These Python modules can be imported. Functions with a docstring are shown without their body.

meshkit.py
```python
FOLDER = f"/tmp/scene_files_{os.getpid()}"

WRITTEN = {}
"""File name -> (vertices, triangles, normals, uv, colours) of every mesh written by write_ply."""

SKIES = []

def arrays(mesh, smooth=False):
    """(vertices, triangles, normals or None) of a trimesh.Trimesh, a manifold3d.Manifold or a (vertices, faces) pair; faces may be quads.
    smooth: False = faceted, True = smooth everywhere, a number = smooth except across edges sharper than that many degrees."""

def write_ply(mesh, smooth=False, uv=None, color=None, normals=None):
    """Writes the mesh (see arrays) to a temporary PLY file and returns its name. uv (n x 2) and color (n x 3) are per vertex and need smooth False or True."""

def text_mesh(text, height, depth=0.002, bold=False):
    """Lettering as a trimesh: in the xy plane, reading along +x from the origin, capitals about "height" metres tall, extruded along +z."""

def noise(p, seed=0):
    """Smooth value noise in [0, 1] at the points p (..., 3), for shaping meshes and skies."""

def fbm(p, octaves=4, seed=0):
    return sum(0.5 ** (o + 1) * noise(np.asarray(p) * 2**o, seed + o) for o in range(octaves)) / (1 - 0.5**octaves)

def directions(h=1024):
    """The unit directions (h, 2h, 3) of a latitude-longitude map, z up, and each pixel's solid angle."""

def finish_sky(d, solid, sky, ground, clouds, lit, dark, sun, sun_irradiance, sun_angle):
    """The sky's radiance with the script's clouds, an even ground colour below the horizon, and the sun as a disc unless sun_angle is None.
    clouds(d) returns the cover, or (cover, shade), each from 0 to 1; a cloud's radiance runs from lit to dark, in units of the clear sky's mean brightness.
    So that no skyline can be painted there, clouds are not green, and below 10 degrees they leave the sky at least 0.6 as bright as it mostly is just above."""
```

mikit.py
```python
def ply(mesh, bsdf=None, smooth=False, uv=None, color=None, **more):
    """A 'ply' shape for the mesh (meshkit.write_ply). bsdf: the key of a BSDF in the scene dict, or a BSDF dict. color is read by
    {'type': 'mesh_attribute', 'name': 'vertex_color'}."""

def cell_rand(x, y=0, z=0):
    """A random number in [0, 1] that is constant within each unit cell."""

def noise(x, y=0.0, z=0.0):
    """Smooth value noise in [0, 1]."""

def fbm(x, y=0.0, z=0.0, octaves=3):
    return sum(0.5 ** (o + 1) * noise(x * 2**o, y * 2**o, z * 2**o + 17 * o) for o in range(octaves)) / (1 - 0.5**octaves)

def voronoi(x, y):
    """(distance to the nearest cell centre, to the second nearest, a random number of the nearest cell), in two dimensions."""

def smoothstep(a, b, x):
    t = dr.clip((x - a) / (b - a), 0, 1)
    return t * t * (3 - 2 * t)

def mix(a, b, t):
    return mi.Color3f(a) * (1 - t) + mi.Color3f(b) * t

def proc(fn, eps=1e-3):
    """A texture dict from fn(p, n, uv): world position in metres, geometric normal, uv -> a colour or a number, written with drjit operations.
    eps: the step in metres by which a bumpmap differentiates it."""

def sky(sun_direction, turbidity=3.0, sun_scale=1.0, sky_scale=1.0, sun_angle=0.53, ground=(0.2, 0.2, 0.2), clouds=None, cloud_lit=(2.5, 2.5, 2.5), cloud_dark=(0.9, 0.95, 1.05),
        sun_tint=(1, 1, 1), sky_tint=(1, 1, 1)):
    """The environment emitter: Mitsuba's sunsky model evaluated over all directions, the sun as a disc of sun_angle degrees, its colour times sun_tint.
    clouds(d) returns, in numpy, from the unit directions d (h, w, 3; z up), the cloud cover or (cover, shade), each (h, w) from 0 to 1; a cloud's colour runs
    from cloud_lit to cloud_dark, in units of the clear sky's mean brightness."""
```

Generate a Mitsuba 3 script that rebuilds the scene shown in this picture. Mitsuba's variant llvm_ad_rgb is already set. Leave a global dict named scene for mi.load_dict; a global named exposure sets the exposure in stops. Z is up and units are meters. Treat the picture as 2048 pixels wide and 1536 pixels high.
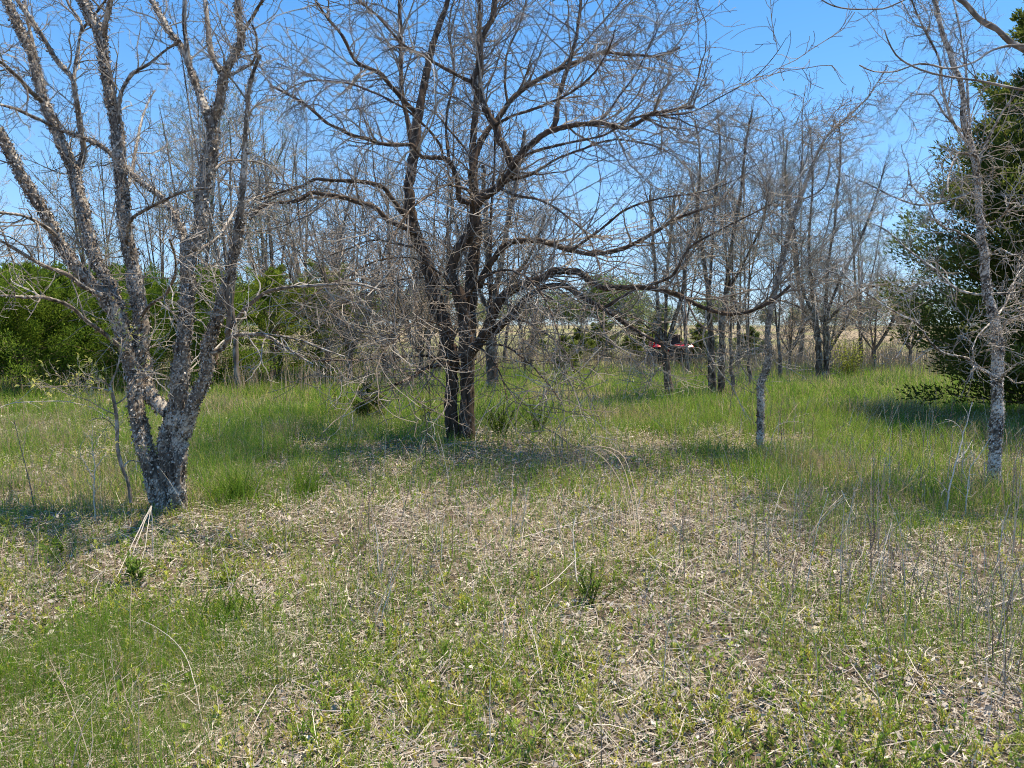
import math, numpy as np, drjit as dr, mitsuba as mi, mikit, meshkit
from scipy.interpolate import PchipInterpolator
T = mi.ScalarTransform4f
scene, labels = {}, {}

# ------------------------------------------------------------------ camera, sky, exposure
PITCH = 4.53
scene['camera'] = dict(type='perspective', fov=69.0, fov_axis='x', near_clip=0.05, far_clip=3000.0,
    to_world=T().look_at(origin=[0, 0, 1.6], target=[0, 10 * math.cos(math.radians(PITCH)), 1.6 - 10 * math.sin(math.radians(PITCH))], up=[0, 0, 1]))
scene['sky'] = mikit.sky([0.46, 0.15, 1.30], turbidity=3.2, sky_scale=1.0, sky_tint=(0.40, 0.88, 1.24), sun_tint=(1.0, 0.98, 0.92), ground=(0.16, 0.17, 0.08),
    clouds=lambda d: .72 * np.exp(-np.maximum(d[..., 2], 0) / .14), cloud_lit=(1.8, 1.95, 2.05))
exposure = 2.4

# ------------------------------------------------------------------ materials (colours of pieces ride on the vertices)
VC = {'type': 'mesh_attribute', 'name': 'vertex_color'}
scene['leaf'] = dict(type='principledthin', base_color=VC, roughness=0.55, diff_trans=1.0, spec_trans=0.0, eta=1.3)
scene['straw'] = dict(type='twosided', bsdf=dict(type='principled', base_color=VC, roughness=0.6, specular=0.3))
scene['bark'] = dict(type='twosided', bsdf=dict(type='principled', base_color=VC, roughness=0.85, specular=0.15))
def rgb(*c): return {'type': 'rgb', 'value': list(c)}
scene['red_paint'] = dict(type='twosided', bsdf=dict(type='principled', base_color=rgb(.42, .008, .018), roughness=0.3, clearcoat=0.6))
scene['black_plastic'] = dict(type='twosided', bsdf=dict(type='principled', base_color=rgb(.03, .03, .032), roughness=0.5))
scene['rubber'] = dict(type='twosided', bsdf=dict(type='principled', base_color=rgb(.035, .033, .03), roughness=0.85))
scene['grey_metal'] = dict(type='twosided', bsdf=dict(type='principled', base_color=rgb(.25, .26, .27), roughness=0.4, metallic=0.6))
scene['clear_shield'] = dict(type='thindielectric', int_ior=1.3)
def soil_col(p, n, uv):
    a = mikit.fbm(p.x * 1.3, p.y * 1.3, 0.0, octaves=4)
    b = mikit.fbm(p.x * 24, p.y * 24, 3.0, octaves=3)
    near = mikit.mix((.085, .068, .052), (.22, .182, .14), mikit.smoothstep(.3, .7, a * .5 + b * .5))
    g = mikit.mix((.10, .11, .045), (.19, .165, .085), b)
    t = mikit.smoothstep(10.5, 13.0, p.y + 3 * a - dr.abs(p.x) * .35)
    far = mikit.mix((.22, .18, .12), (.15, .155, .07), mikit.smoothstep(.38, .62, mikit.fbm(p.x * .12, p.y * .05, 7.0)))
    return mikit.mix(mikit.mix(near, g, t), far, mikit.smoothstep(24, 32, p.y + 4 * a))
scene['soil'] = dict(type='twosided', bsdf=dict(type='principled', base_color=mikit.proc(soil_col), roughness=0.95, specular=0.1))

# ------------------------------------------------------------------ helpers
def ss(a, b, x):
    t = np.clip((x - a) / (b - a), 0, 1); return t * t * (3 - 2 * t)
def n2(x, y, s, seed=0): return meshkit.fbm(np.stack([x * s, y * s, x * 0 + .5], -1), 3, seed)
def gz(x, y):
    x, y = np.asarray(x, float), np.asarray(y, float)
    return .95 * ss(26, 112, y) - 1.4 * ss(135, 320, y) + .07 * (n2(x, y, .45, 3) - .5) + .035 * (n2(x, y, 2.1, 5) - .5)
def tag(k, label=None, cat=None, group=None, kind=None):
    labels[k] = {a: b for a, b in dict(label=label, category=cat, group=group, kind=kind).items() if b}
def put(key, mesh, bsdf, color=None, smooth=False, **more):
    if key in scene:
        i = 1
        while f'{key}_{i:03d}' in scene: i += 1
        key = f'{key}_{i:03d}'
    v, f = mesh
    if isinstance(color, tuple): color = np.tile(color, (len(v), 1))
    scene[key] = mikit.ply((v, f), bsdf, smooth=smooth, color=color, **more)
    return key
def cat(parts):
    """joins (v, f, c)"""
    at, V, Fc, C = 0, [], [], []
    for v, f, c in parts:
        V.append(v); Fc.append(f + at); C.append(c); at += len(v)
    return np.vstack(V), np.vstack(Fc), np.vstack(C)
def unit(a): return a / np.maximum(np.linalg.norm(a, axis=-1, keepdims=True), 1e-9)
def tubes(P, R, k):
    """(B, m, 3) centre lines and (B, m) radii -> one mesh of B tubes with k sides; also the ring vertices' normals"""
    B, m, _ = P.shape
    t = unit(np.gradient(P, axis=1))
    mean = unit(P[:, -1] - P[:, 0])
    ref = np.where(np.abs(mean[:, 2:]) < .75, [[0, 0, 1.]], [[.2, 1., 0]])
    n = unit(np.cross(t, ref[:, None])); b = np.cross(t, n)
    a = np.arange(k) * 2 * np.pi / k
    N = n[:, :, None] * np.cos(a)[:, None] + b[:, :, None] * np.sin(a)[:, None]
    V = P[:, :, None] + N * R[:, :, None, None]
    i = np.arange(m - 1)[:, None] * k; j = np.arange(k)[None]
    q0, q1 = i + j, i + (j + 1) % k
    f = np.stack([np.stack([q0, q1, q1 + k], -1), np.stack([q0, q1 + k, q0 + k], -1)], -2).reshape(-1, 3)
    f = (f[None] + (np.arange(B) * m * k)[:, None, None]).reshape(-1, 3)
    return V.reshape(-1, 3), f, N.reshape(-1, 3)
def spline(p, n):
    p = np.asarray(p, float)
    s = np.r_[0, np.cumsum(np.linalg.norm(np.diff(p, axis=0), axis=1))]
    return PchipInterpolator(s, p)(np.linspace(0, s[-1], n)), s[-1]
def sprout(P, R, n, rng, L, ang=(35, 70), t0=.12, m=6, wob=.2, up=0., rk=.6, rmax=.012, rmin=.0016, bias=None, short=.4):
    """n children of the branches P: where they leave, how they bend and taper is drawn from rng"""
    B, k, _ = P.shape
    seg = np.linalg.norm(np.diff(P, axis=1), axis=2).sum(1)
    i = rng.choice(B, n, p=seg / seg.sum())
    t = t0 + (1 - t0) * rng.random(n)
    x = t * (k - 1); a = np.minimum(x.astype(int), k - 2); w = (x - a)[:, None]
    pos = P[i, a] * (1 - w) + P[i, a + 1] * w
    r = (R[i, a] * (1 - w[:, 0]) + R[i, a + 1] * w[:, 0])
    tan = unit(P[i, a + 1] - P[i, a])
    q = rng.normal(size=(n, 3))
    if bias is not None: q = q + np.asarray(bias)
    q = unit(q - (q * tan).sum(1, keepdims=True) * tan)
    th = np.radians(rng.uniform(*ang, n))[:, None]
    d = tan * np.cos(th) + q * np.sin(th)
    ln = rng.uniform(*L, n) * (1 - short * t)
    pts = [pos]; curve = rng.normal(size=(n, 3)) * wob * .6
    for s in range(m - 1):
        d = unit(d + curve / (m - 1) * 2 + rng.normal(size=(n, 3)) * wob * .6 + [0, 0, up * 2 / (m - 1)])
        pos = pos + d * (ln / (m - 1))[:, None]
        pts.append(pos)
    r0 = np.minimum(r * rk, rmax * rng.uniform(.6, 1, n)); r0 = np.maximum(r0, rmin)
    return np.stack(pts, 1), r0[:, None] + (rmin - r0)[:, None] * np.linspace(0, 1, m) ** .8
def tint(n, m, base, rng, amount=.25, pale=None):
    c = np.asarray(base) * rng.uniform(1 - amount, 1 + amount, (n, 1))
    if pale is not None:
        w = rng.random((n, 1)) ** 2; c = c * (1 - w) + np.asarray(pale) * w
    return np.repeat(c, m, 0)
def twigs(levels, rng, base, pale):
    out = []
    for P, R, k in levels:
        v, f, _ = tubes(P, R, k)
        out.append((v, f, tint(len(P), P.shape[1] * k, base, rng, .25, pale)))
    return cat(out)
def strips(P, W, side):
    """flat ribbons along (B, m, 3), of half width W (B, m), across the directions side (B, 3)"""
    B, m, _ = P.shape
    V = np.stack([P - side[:, None] * W[..., None], P + side[:, None] * W[..., None]], 2).reshape(-1, 3)
    i = np.arange(m - 1)[:, None] * 2
    f = np.concatenate([i + [[0, 1, 3]], i + [[0, 3, 2]]], 0)
    return V, (f[None] + (np.arange(B) * m * 2)[:, None, None]).reshape(-1, 3)
def ribbons(x, y, z, h, w, lean, rng, m=4, az=None):
    """grass blades: m rows, narrowing to a tip"""
    n = len(x); az = rng.uniform(0, 2 * np.pi, n) if az is None else az
    s = np.linspace(0, 1, m)
    dirn = np.stack([np.cos(az), np.sin(az)], -1)
    bend = lean[:, None] * s ** 1.8
    up = s * np.sqrt(np.maximum(1 - (lean[:, None] * s * .75) ** 2, .05))
    P = np.stack([x[:, None] + dirn[:, :1] * bend * h[:, None], y[:, None] + dirn[:, 1:] * bend * h[:, None], z[:, None] + up * h[:, None]], -1)
    fa = rng.uniform(0, 2 * np.pi, n)
    side = np.stack([np.cos(fa), np.sin(fa), np.zeros(n)], -1)
    W = w[:, None] * np.maximum(1 - s ** 1.6, .03) * .5
    return strips(P, W, side)
def leaves(base, dirn, nrm, L, w, flat=False):
    """flat leaves with a fold along the middle: 4 triangles each"""
    side = unit(np.cross(dirn, nrm)); L = L[:, None]; w = w[:, None]
    mid = base + dirn * L * .45
    if flat:
        V = np.stack([base, mid + side * w * .5, base + dirn * L, mid - side * w * .5], 1).reshape(-1, 3)
        return V, (np.array([[0, 1, 2], [0, 2, 3]])[None] + (np.arange(len(base)) * 4)[:, None, None]).reshape(-1, 3)
    V = np.stack([base, mid + side * w * .5 + nrm * w * .22, base + dirn * L - nrm * L * .08, mid - side * w * .5 + nrm * w * .22, mid], 1).reshape(-1, 3)
    f = np.array([[0, 1, 4], [1, 2, 4], [2, 3, 4], [3, 0, 4]])
    return V, (f[None] + (np.arange(len(base)) * 5)[:, None, None]).reshape(-1, 3)
def scatter(n, y0, y1, p, rng, dens=None, spread=.74, pad=1.3):
    """n points on the ground, as many to a square metre as y ** -p says, thinned by dens(x, y)"""
    ys = np.linspace(y0, y1, 600); cdf = np.cumsum((spread * ys + pad) * ys ** -p); cdf /= cdf[-1]
    y = np.interp(rng.random(n), cdf, ys); x = rng.uniform(-1, 1, n) * (spread * y + pad)
    if dens is not None:
        keep = rng.random(n) < dens(x, y); x, y = x[keep], y[keep]
    return x, y
def ell(x, y, cx, cy, rx, ry, soft=.35):
    return 1 - ss(1 - soft, 1 + soft, np.hypot((x - cx) / rx, (y - cy) / ry))

# ------------------------------------------------------------------ ground
xs = np.unique(np.r_[np.arange(-16, 16.01, .16), np.linspace(-60, 60, 81), np.linspace(-900, 900, 41)])
ys = np.unique(np.r_[np.arange(-6, 26, .16), np.linspace(26, 140, 90), np.linspace(140, 2500, 40), [-40., -300.]])
X, Y = np.meshgrid(xs, ys); v = np.stack([X, Y, gz(X, Y)], -1).reshape(-1, 3)
i = (np.arange(len(ys) - 1)[:, None] * len(xs) + np.arange(len(xs) - 1)).reshape(-1)
put('ground', (v, np.vstack([np.stack([i, i + 1, i + 1 + len(xs)], 1), np.stack([i, i + 1 + len(xs), i + len(xs)], 1)])), 'soil', smooth=True)
tag('ground', 'brown soil of the clearing rising to a dry tan field', 'ground', kind='structure')
labels['sky'] = dict(label='clear blue spring sky paling towards the horizon', kind='structure')

# ------------------------------------------------------------------ where grass, weeds and litter grow
def bare_zone(x, y): return np.maximum(ell(x, y, .5, 8.3, 2.7, 2.9), 0)        # litter under the central tree
def grass_d(x, y):
    w = n2(x, y, .55, 11); c = n2(x, y, 2.2, 12)
    back = ss(5.6, 7.2, y + 2.4 * (w - .5) - .35 * np.minimum(x + 1.5, 0)) * (1 - .93 * ss(.25, .8, bare_zone(x, y) + .5 * (w - .5)))
    back = np.maximum(back * np.where(x > 1.8, .6 + .4 * ss(9.5, 11.5, y), 1), .0)
    right = .85 * ss(1.6, 2.6, x) * ss(4.6, 5.4, y)
    corner = ell(x, y, -1.9, 3.05, .95, .75) * 1.0
    near = .40 + .4 * ss(.45, .6, n2(x, y, 1.1, 14)) * (1 - ss(3.4, 4.6, y))
    d = np.maximum.reduce([back, right, corner, near * .8])
    d = d * (.25 + .75 * ss(.34, .58, .6 * c + .4 * n2(x, y, 5.5, 25))) * (1 - .8 * ss(24, 29, y))
    return np.clip(d, 0, 1)
def forb_d(x, y):
    c = n2(x, y, 1.5, 21); w = n2(x, y, .5, 22)
    near = ss(5.4, 3.9, y + 1.6 * (w - .5)) * (1 - .9 * ell(x, y, -1.9, 3.05, .95, .75)) * (1 - .75 * ell(x, y, 2.9, 4.2, 1.0, .9))
    mid = .5 * (1 - ss(9, 12, y))
    return np.clip(np.maximum(near, mid) * (.1 + .9 * ss(.42, .6, .6 * c + .4 * n2(x, y, 4.5, 24))), 0, 1)

# ------------------------------------------------------------------ litter: straws, bleached leaf scraps
rng = np.random.default_rng(1)
def lit_d(x, y): return np.clip(1.0 - .55 * grass_d(x, y), .1, 1) * (.4 + .6 * ss(.3, .55, n2(x, y, 1.7, 31))) * (1 - ss(13, 17, y))
x, y = scatter(190000, 2.0, 16, 1.4, rng, lambda x, y: lit_d(x, y) * (.45 + .55 * ss(.45, .6, n2(x, y, .8, 33))))
n = len(x); az = rng.uniform(0, 2 * np.pi, n); L = rng.uniform(.02, .075, n) * rng.uniform(.4, 1., n) ** -1.3 * (1 + .04 * y)
mats = ss(.5, .62, n2(x, y, .8, 33)); az = az * (1 - .6 * mats) + .2 * mats
d = np.stack([np.cos(az), np.sin(az), rng.normal(0, .22, n)], -1); s = np.linspace(-.5, .5, 3)
c = np.stack([x, y, gz(x, y) + .004 + .045 * rng.random(n) ** 2 + .5 * L * np.abs(d[:, 2])], -1)
bow = np.stack([-np.sin(az), np.cos(az), np.zeros(n)], -1) * (rng.normal(0, .1, n) * L)[:, None]
P = c[:, None] + d[:, None] * (s[:, None] * L[:, None, None]) + bow[:, None] * (1 - 4 * s[:, None] ** 2)
side = unit(np.stack([-np.sin(az), np.cos(az), rng.normal(0, .6, n)], -1))
v, f = strips(P, np.repeat(rng.uniform(.0007, .0019, n)[:, None] * (.7 + .1 * y[:, None]), 3, 1), side)
straw_c = np.array([[.52, .47, .37], [.47, .42, .35], [.66, .61, .52], [.28, .235, .185], [.44, .40, .365]])
put('straw_litter', (v, f), 'straw', np.repeat(straw_c[rng.integers(0, 5, n)] * .84 * rng.uniform(.75, 1.15, (n, 1)), 6, 0))
tag('straw_litter', 'flattened dry straw lying over the bare ground', 'straw', kind='stuff')
x, y = scatter(210000, 2.0, 17, 1.3, rng, lit_d); n = len(x)
az = rng.uniform(0, 2 * np.pi, n); L = rng.uniform(.008, .022, n) * rng.uniform(.35, 1., n) ** -.8 * (1 + .05 * y)
d = unit(np.stack([np.cos(az), np.sin(az), rng.normal(0, .5, n)], -1)); nr = unit(rng.normal(size=(n, 3)) * .8 + [0, 0, 1])
v, f = leaves(np.stack([x, y, gz(x, y) + .005 + .04 * rng.random(n) ** 2], -1), d, nr, L, L * rng.uniform(.25, .6, n), True)
leaf_c = np.array([[.50, .46, .40], [.42, .375, .32], [.62, .58, .51], [.22, .18, .145], [.36, .32, .285]])
put('leaf_litter', (v, f), 'straw', np.repeat(leaf_c[rng.integers(0, 5, n)] * .84 * rng.uniform(.75, 1.15, (n, 1)), 4, 0))
tag('leaf_litter', 'bleached fallen leaf scraps strewn under the trees', 'fallen leaves', kind='stuff')

# ------------------------------------------------------------------ grass
def grass_col(x, y, n):
    w = n2(x, y, .9, 41)[:, None]; r = rng.random((n, 1))
    g = np.array([.13, .27, .03]) * (1 - w) + np.array([.28, .43, .075]) * w
    g = g * rng.uniform(.7, 1.3, (n, 1))
    dry = (rng.random((n, 1)) < .12 + .45 * ss(.5, .68, n2(x, y, .6, 43))[:, None])
    g = np.where(r < .15, np.array([.42, .46, .12]) * rng.uniform(.8, 1.2, (n, 1)), g)
    return np.where(dry, np.array([.48, .41, .25]) * rng.uniform(.7, 1.2, (n, 1)), g)
parts = []
for n0, y0, y1, p, hh, ww in ((60000, 2.05, 4.2, .3, (.12, .26), (.0020, .0036)), (170000, 2.0, 7, .7, (.05, .17), (.0022, .0045)), (230000, 6, 14, .8, (.09, .27), (.0035, .008)), (150000, 12, 28, 1.0, (.14, .34), (.007, .017)), (45000, 25, 60, 1.4, (.15, .4), (.02, .05))):
    x, y = scatter(n0, y0, y1, p, rng, (lambda x, y: ell(x, y, -1.9, 3.05, .85, .7)) if y1 < 5 else grass_d if y1 < 50 else (lambda x, y: .3 + .7 * n2(x, y, .3, 5)))
    k = ss(y0, y0 + 1, y) if y0 > 3 else 1 - ss(6, 7, y) if y1 > 5 else 1 + 0 * y
    q = rng.random(len(x)) < k; x, y = x[q], y[q]; n = len(x)
    c = grass_col(x, y, n)
    if y1 < 5: c = np.where(rng.random((n, 1)) < .15, [[.4, .36, .2]], [[.17, .31, .03]]) * rng.uniform(.6, 1.35, (n, 1))
    if y1 > 50:
        t = ss(24, 30, y)[:, None]; c = c * (1 - t) + t * np.where(rng.random((n, 1)) < .72, [[.34, .285, .19]], [[.19, .22, .07]]) * rng.uniform(.7, 1.2, (n, 1))
    h = rng.uniform(*hh, n) * (.25 + 1.5 * ss(.25, .75, .5 * n2(x, y, .8, 45) + .5 * n2(x, y, 3.1, 46)))
    cor = ell(x, y, -1.9, 3.05, 1., .8); w = rng.uniform(*ww, n) * (1 - .45 * cor)
    v, f = ribbons(x, y, gz(x, y) - .01, h, w, np.clip(rng.normal(.4, .3, n), .02, 1.1), rng, 4 if y0 < 12 else 3)
    parts.append((v, f, np.repeat(c, len(v) // n, 0)))
v, f, c = cat(parts); put('grass', (v, f), 'leaf', c)
tag('grass', 'fresh green spring grass with dry blades among it', 'grass', kind='stuff')

# ------------------------------------------------------------------ low weeds with narrow leaves
def forbs(x, y, hs, nl, Ls, ws, cols, rng, droop=.15):
    n = len(x); h = rng.uniform(*hs, n); z = gz(x, y)
    tip = np.stack([rng.normal(0, .34, n) * h, rng.normal(0, .34, n) * h, h * rng.uniform(.6, 1, n)], -1); base = np.stack([x, y, z - .005], -1)
    P = base[:, None] + tip[:, None] * np.linspace(0, 1, 3)[None, :, None]
    vs, fs, _ = tubes(P, np.repeat([[.0018, .0014, .0007]], n, 0), 3)
    col = cols[rng.integers(0, len(cols), n)] * rng.uniform(.75, 1.25, (n, 1))
    a = (np.arange(nl)[None] * 2.4 + rng.uniform(0, 6.3, (n, 1)))
    t = np.clip(np.linspace(.18, 1, nl)[None] + rng.normal(0, .05, (n, nl)), .08, 1)
    b = (base[:, None] + tip[:, None] * t[..., None]).reshape(-1, 3)
    el = np.radians(rng.uniform(15, 55, (n, nl)) + 25 * t)
    d = np.stack([np.cos(a) * np.cos(el), np.sin(a) * np.cos(el), np.sin(el)], -1).reshape(-1, 3)
    nr = np.stack([-np.cos(a) * np.sin(el), -np.sin(a) * np.sin(el), np.cos(el)], -1).reshape(-1, 3)
    L = (rng.uniform(*Ls, (n, nl)) * (1.1 - .35 * t)).reshape(-1); w = rng.uniform(*ws, n * nl)
    vl, fl = leaves(b, d, nr, L, w)
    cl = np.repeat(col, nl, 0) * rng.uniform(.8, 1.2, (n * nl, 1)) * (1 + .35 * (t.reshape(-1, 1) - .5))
    return cat([(vs, fs, np.repeat(col * [1.1, .9, .9], 9, 0)), (vl, fl, np.repeat(cl, 5, 0))])
FC = np.array([[.25, .36, .05], [.36, .44, .08], [.15, .25, .04], [.46, .47, .09]])
parts = []
for q, (n0, hs, nl, Ls, ws, cols) in enumerate(((38000, (.04, .15), 11, (.014, .034), (.0035, .007), FC), (8000, (.07, .24), 16, (.018, .042), (.004, .008), FC * [.8, .9, 1.]), (20000, (.015, .06), 7, (.012, .03), (.006, .012), FC * [.9, 1., 1.1]), (3200, (.03, .12), 9, (.02, .04), (.005, .01), FC[[1, 3]] * [1.15, 1.05, .9]))):
    x, y = scatter(n0, 2.0, 12, 1.0, rng, lambda x, y: forb_d(x, y) * ss(.36, .56, n2(x, y, 1.1 + .5 * q, 70 + q)))
    parts.append(forbs(x, y, hs, nl, Ls, ws, cols, rng))
v, f, c = cat(parts)
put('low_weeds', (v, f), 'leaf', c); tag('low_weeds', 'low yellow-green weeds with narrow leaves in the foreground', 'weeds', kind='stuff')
x, y = scatter(4500, 2.2, 12, 1.0, rng, lambda x, y: (.15 + .85 * ss(.45, .6, n2(x, y, .9, 51))) * (1 - .6 * grass_d(x, y)))
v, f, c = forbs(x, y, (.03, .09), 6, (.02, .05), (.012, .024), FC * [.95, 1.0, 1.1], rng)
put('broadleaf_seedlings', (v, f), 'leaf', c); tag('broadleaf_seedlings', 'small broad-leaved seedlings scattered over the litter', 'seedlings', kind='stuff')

# ------------------------------------------------------------------ standing dead stems
def stem_d(x, y):
    right = ss(.8, 2.4, x - .1 * y) * (1 - ss(11, 14, y)); brush = ell(x, y, 2.7, 4.3, 1.3, 1.2)
    mid = np.maximum.reduce([ell(x, y, .9, 5.0, .6, .9), ell(x, y, 1.25, 4.5, .35, .4) * 1.2, ell(x, y, -.6, 4.0, .4, .5), ell(x, y, -.1, 5.4, .9, .7) * .6])
    return np.clip(.10 + .5 * right + brush + mid, 0, 1) * (.2 + .8 * ss(.4, .6, n2(x, y, 1.3, 61)))
x, y = scatter(13000, 2.3, 14, .9, rng, stem_d); n = len(x)
h = rng.uniform(.15, .75, n) * rng.uniform(.5, 1, n); le = np.abs(rng.normal(0, .35, n)); az = rng.uniform(0, 6.28, n)
s = np.linspace(0, 1, 5)
P = np.stack([x[:, None] + (np.cos(az) * le * h)[:, None] * s ** 1.3, y[:, None] + (np.sin(az) * le * h)[:, None] * s ** 1.3, gz(x, y)[:, None] + h[:, None] * s * (1 - .3 * le[:, None] * s)], -1) + rng.normal(0, .006, (n, 5, 3)) * s[:, None]
R = rng.uniform(.0014, .0036, (n, 1)) * (1 - .6 * s) * (.7 + .07 * y[:, None])
P1, R1 = sprout(P, R, 5200, rng, (.03, .16), (20, 60), .3, 3, .2, .3, .8, .0014, .0007)
pal = np.array([[.52, .43, .32], [.33, .24, .18], [.22, .16, .125], [.60, .55, .46]])
v, f, c = cat([(*tubes(P, R, 3)[:2], np.repeat(pal[rng.integers(0, 4, n)] * rng.uniform(.7, 1.2, (n, 1)), 15, 0)), (*tubes(P1, R1, 3)[:2], np.repeat(pal[rng.integers(0, 4, len(P1))], 9, 0))])
put('dead_stems', (v, f), 'straw', c); tag('dead_stems', 'thin dry weed stems standing and leaning in the grass', 'dead stems', kind='stuff')
# tall brown weeds at the edge of the cedar thicket and across the field's edge
x, y = scatter(24000, 14.5, 34, .5, rng, lambda x, y: np.clip(ell(x, y, -7, 18.3, 6, 2.2) * .8 + .55 * ss(22.5, 25, y + .25 * np.abs(x - 4)) + .9 * ell(x, y, 10.5, 26, 7, 3.5), 0, 1) * (.3 + .7 * ss(.35, .6, n2(x, y, .8, 63)))); n = len(x)
h = rng.uniform(.3, .95, n) * (.6 + .6 * n2(x, y, .6, 64)); le = np.abs(rng.normal(0, .22, n)); az = rng.uniform(0, 6.28, n); s = np.linspace(0, 1, 3)
P = np.stack([x[:, None] + (np.cos(az) * le * h)[:, None] * s ** 1.3, y[:, None] + (np.sin(az) * le * h)[:, None] * s ** 1.3, gz(x, y)[:, None] + h[:, None] * s], -1)
pal2 = np.array([[.46, .36, .26], [.34, .245, .18], [.52, .43, .31], [.40, .31, .25]])
v, f, _ = tubes(P, np.repeat([[.006, .005, .003]], n, 0) * (y / 20)[:, None], 3)
put('brown_weeds', (v, f), 'straw', np.repeat(pal2[rng.integers(0, 4, n)] * rng.uniform(.7, 1.2, (n, 1)), 9, 0)); tag('brown_weeds', 'tall brown dead weeds along the cedars and the field edge', 'dead weeds', kind='stuff')

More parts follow.
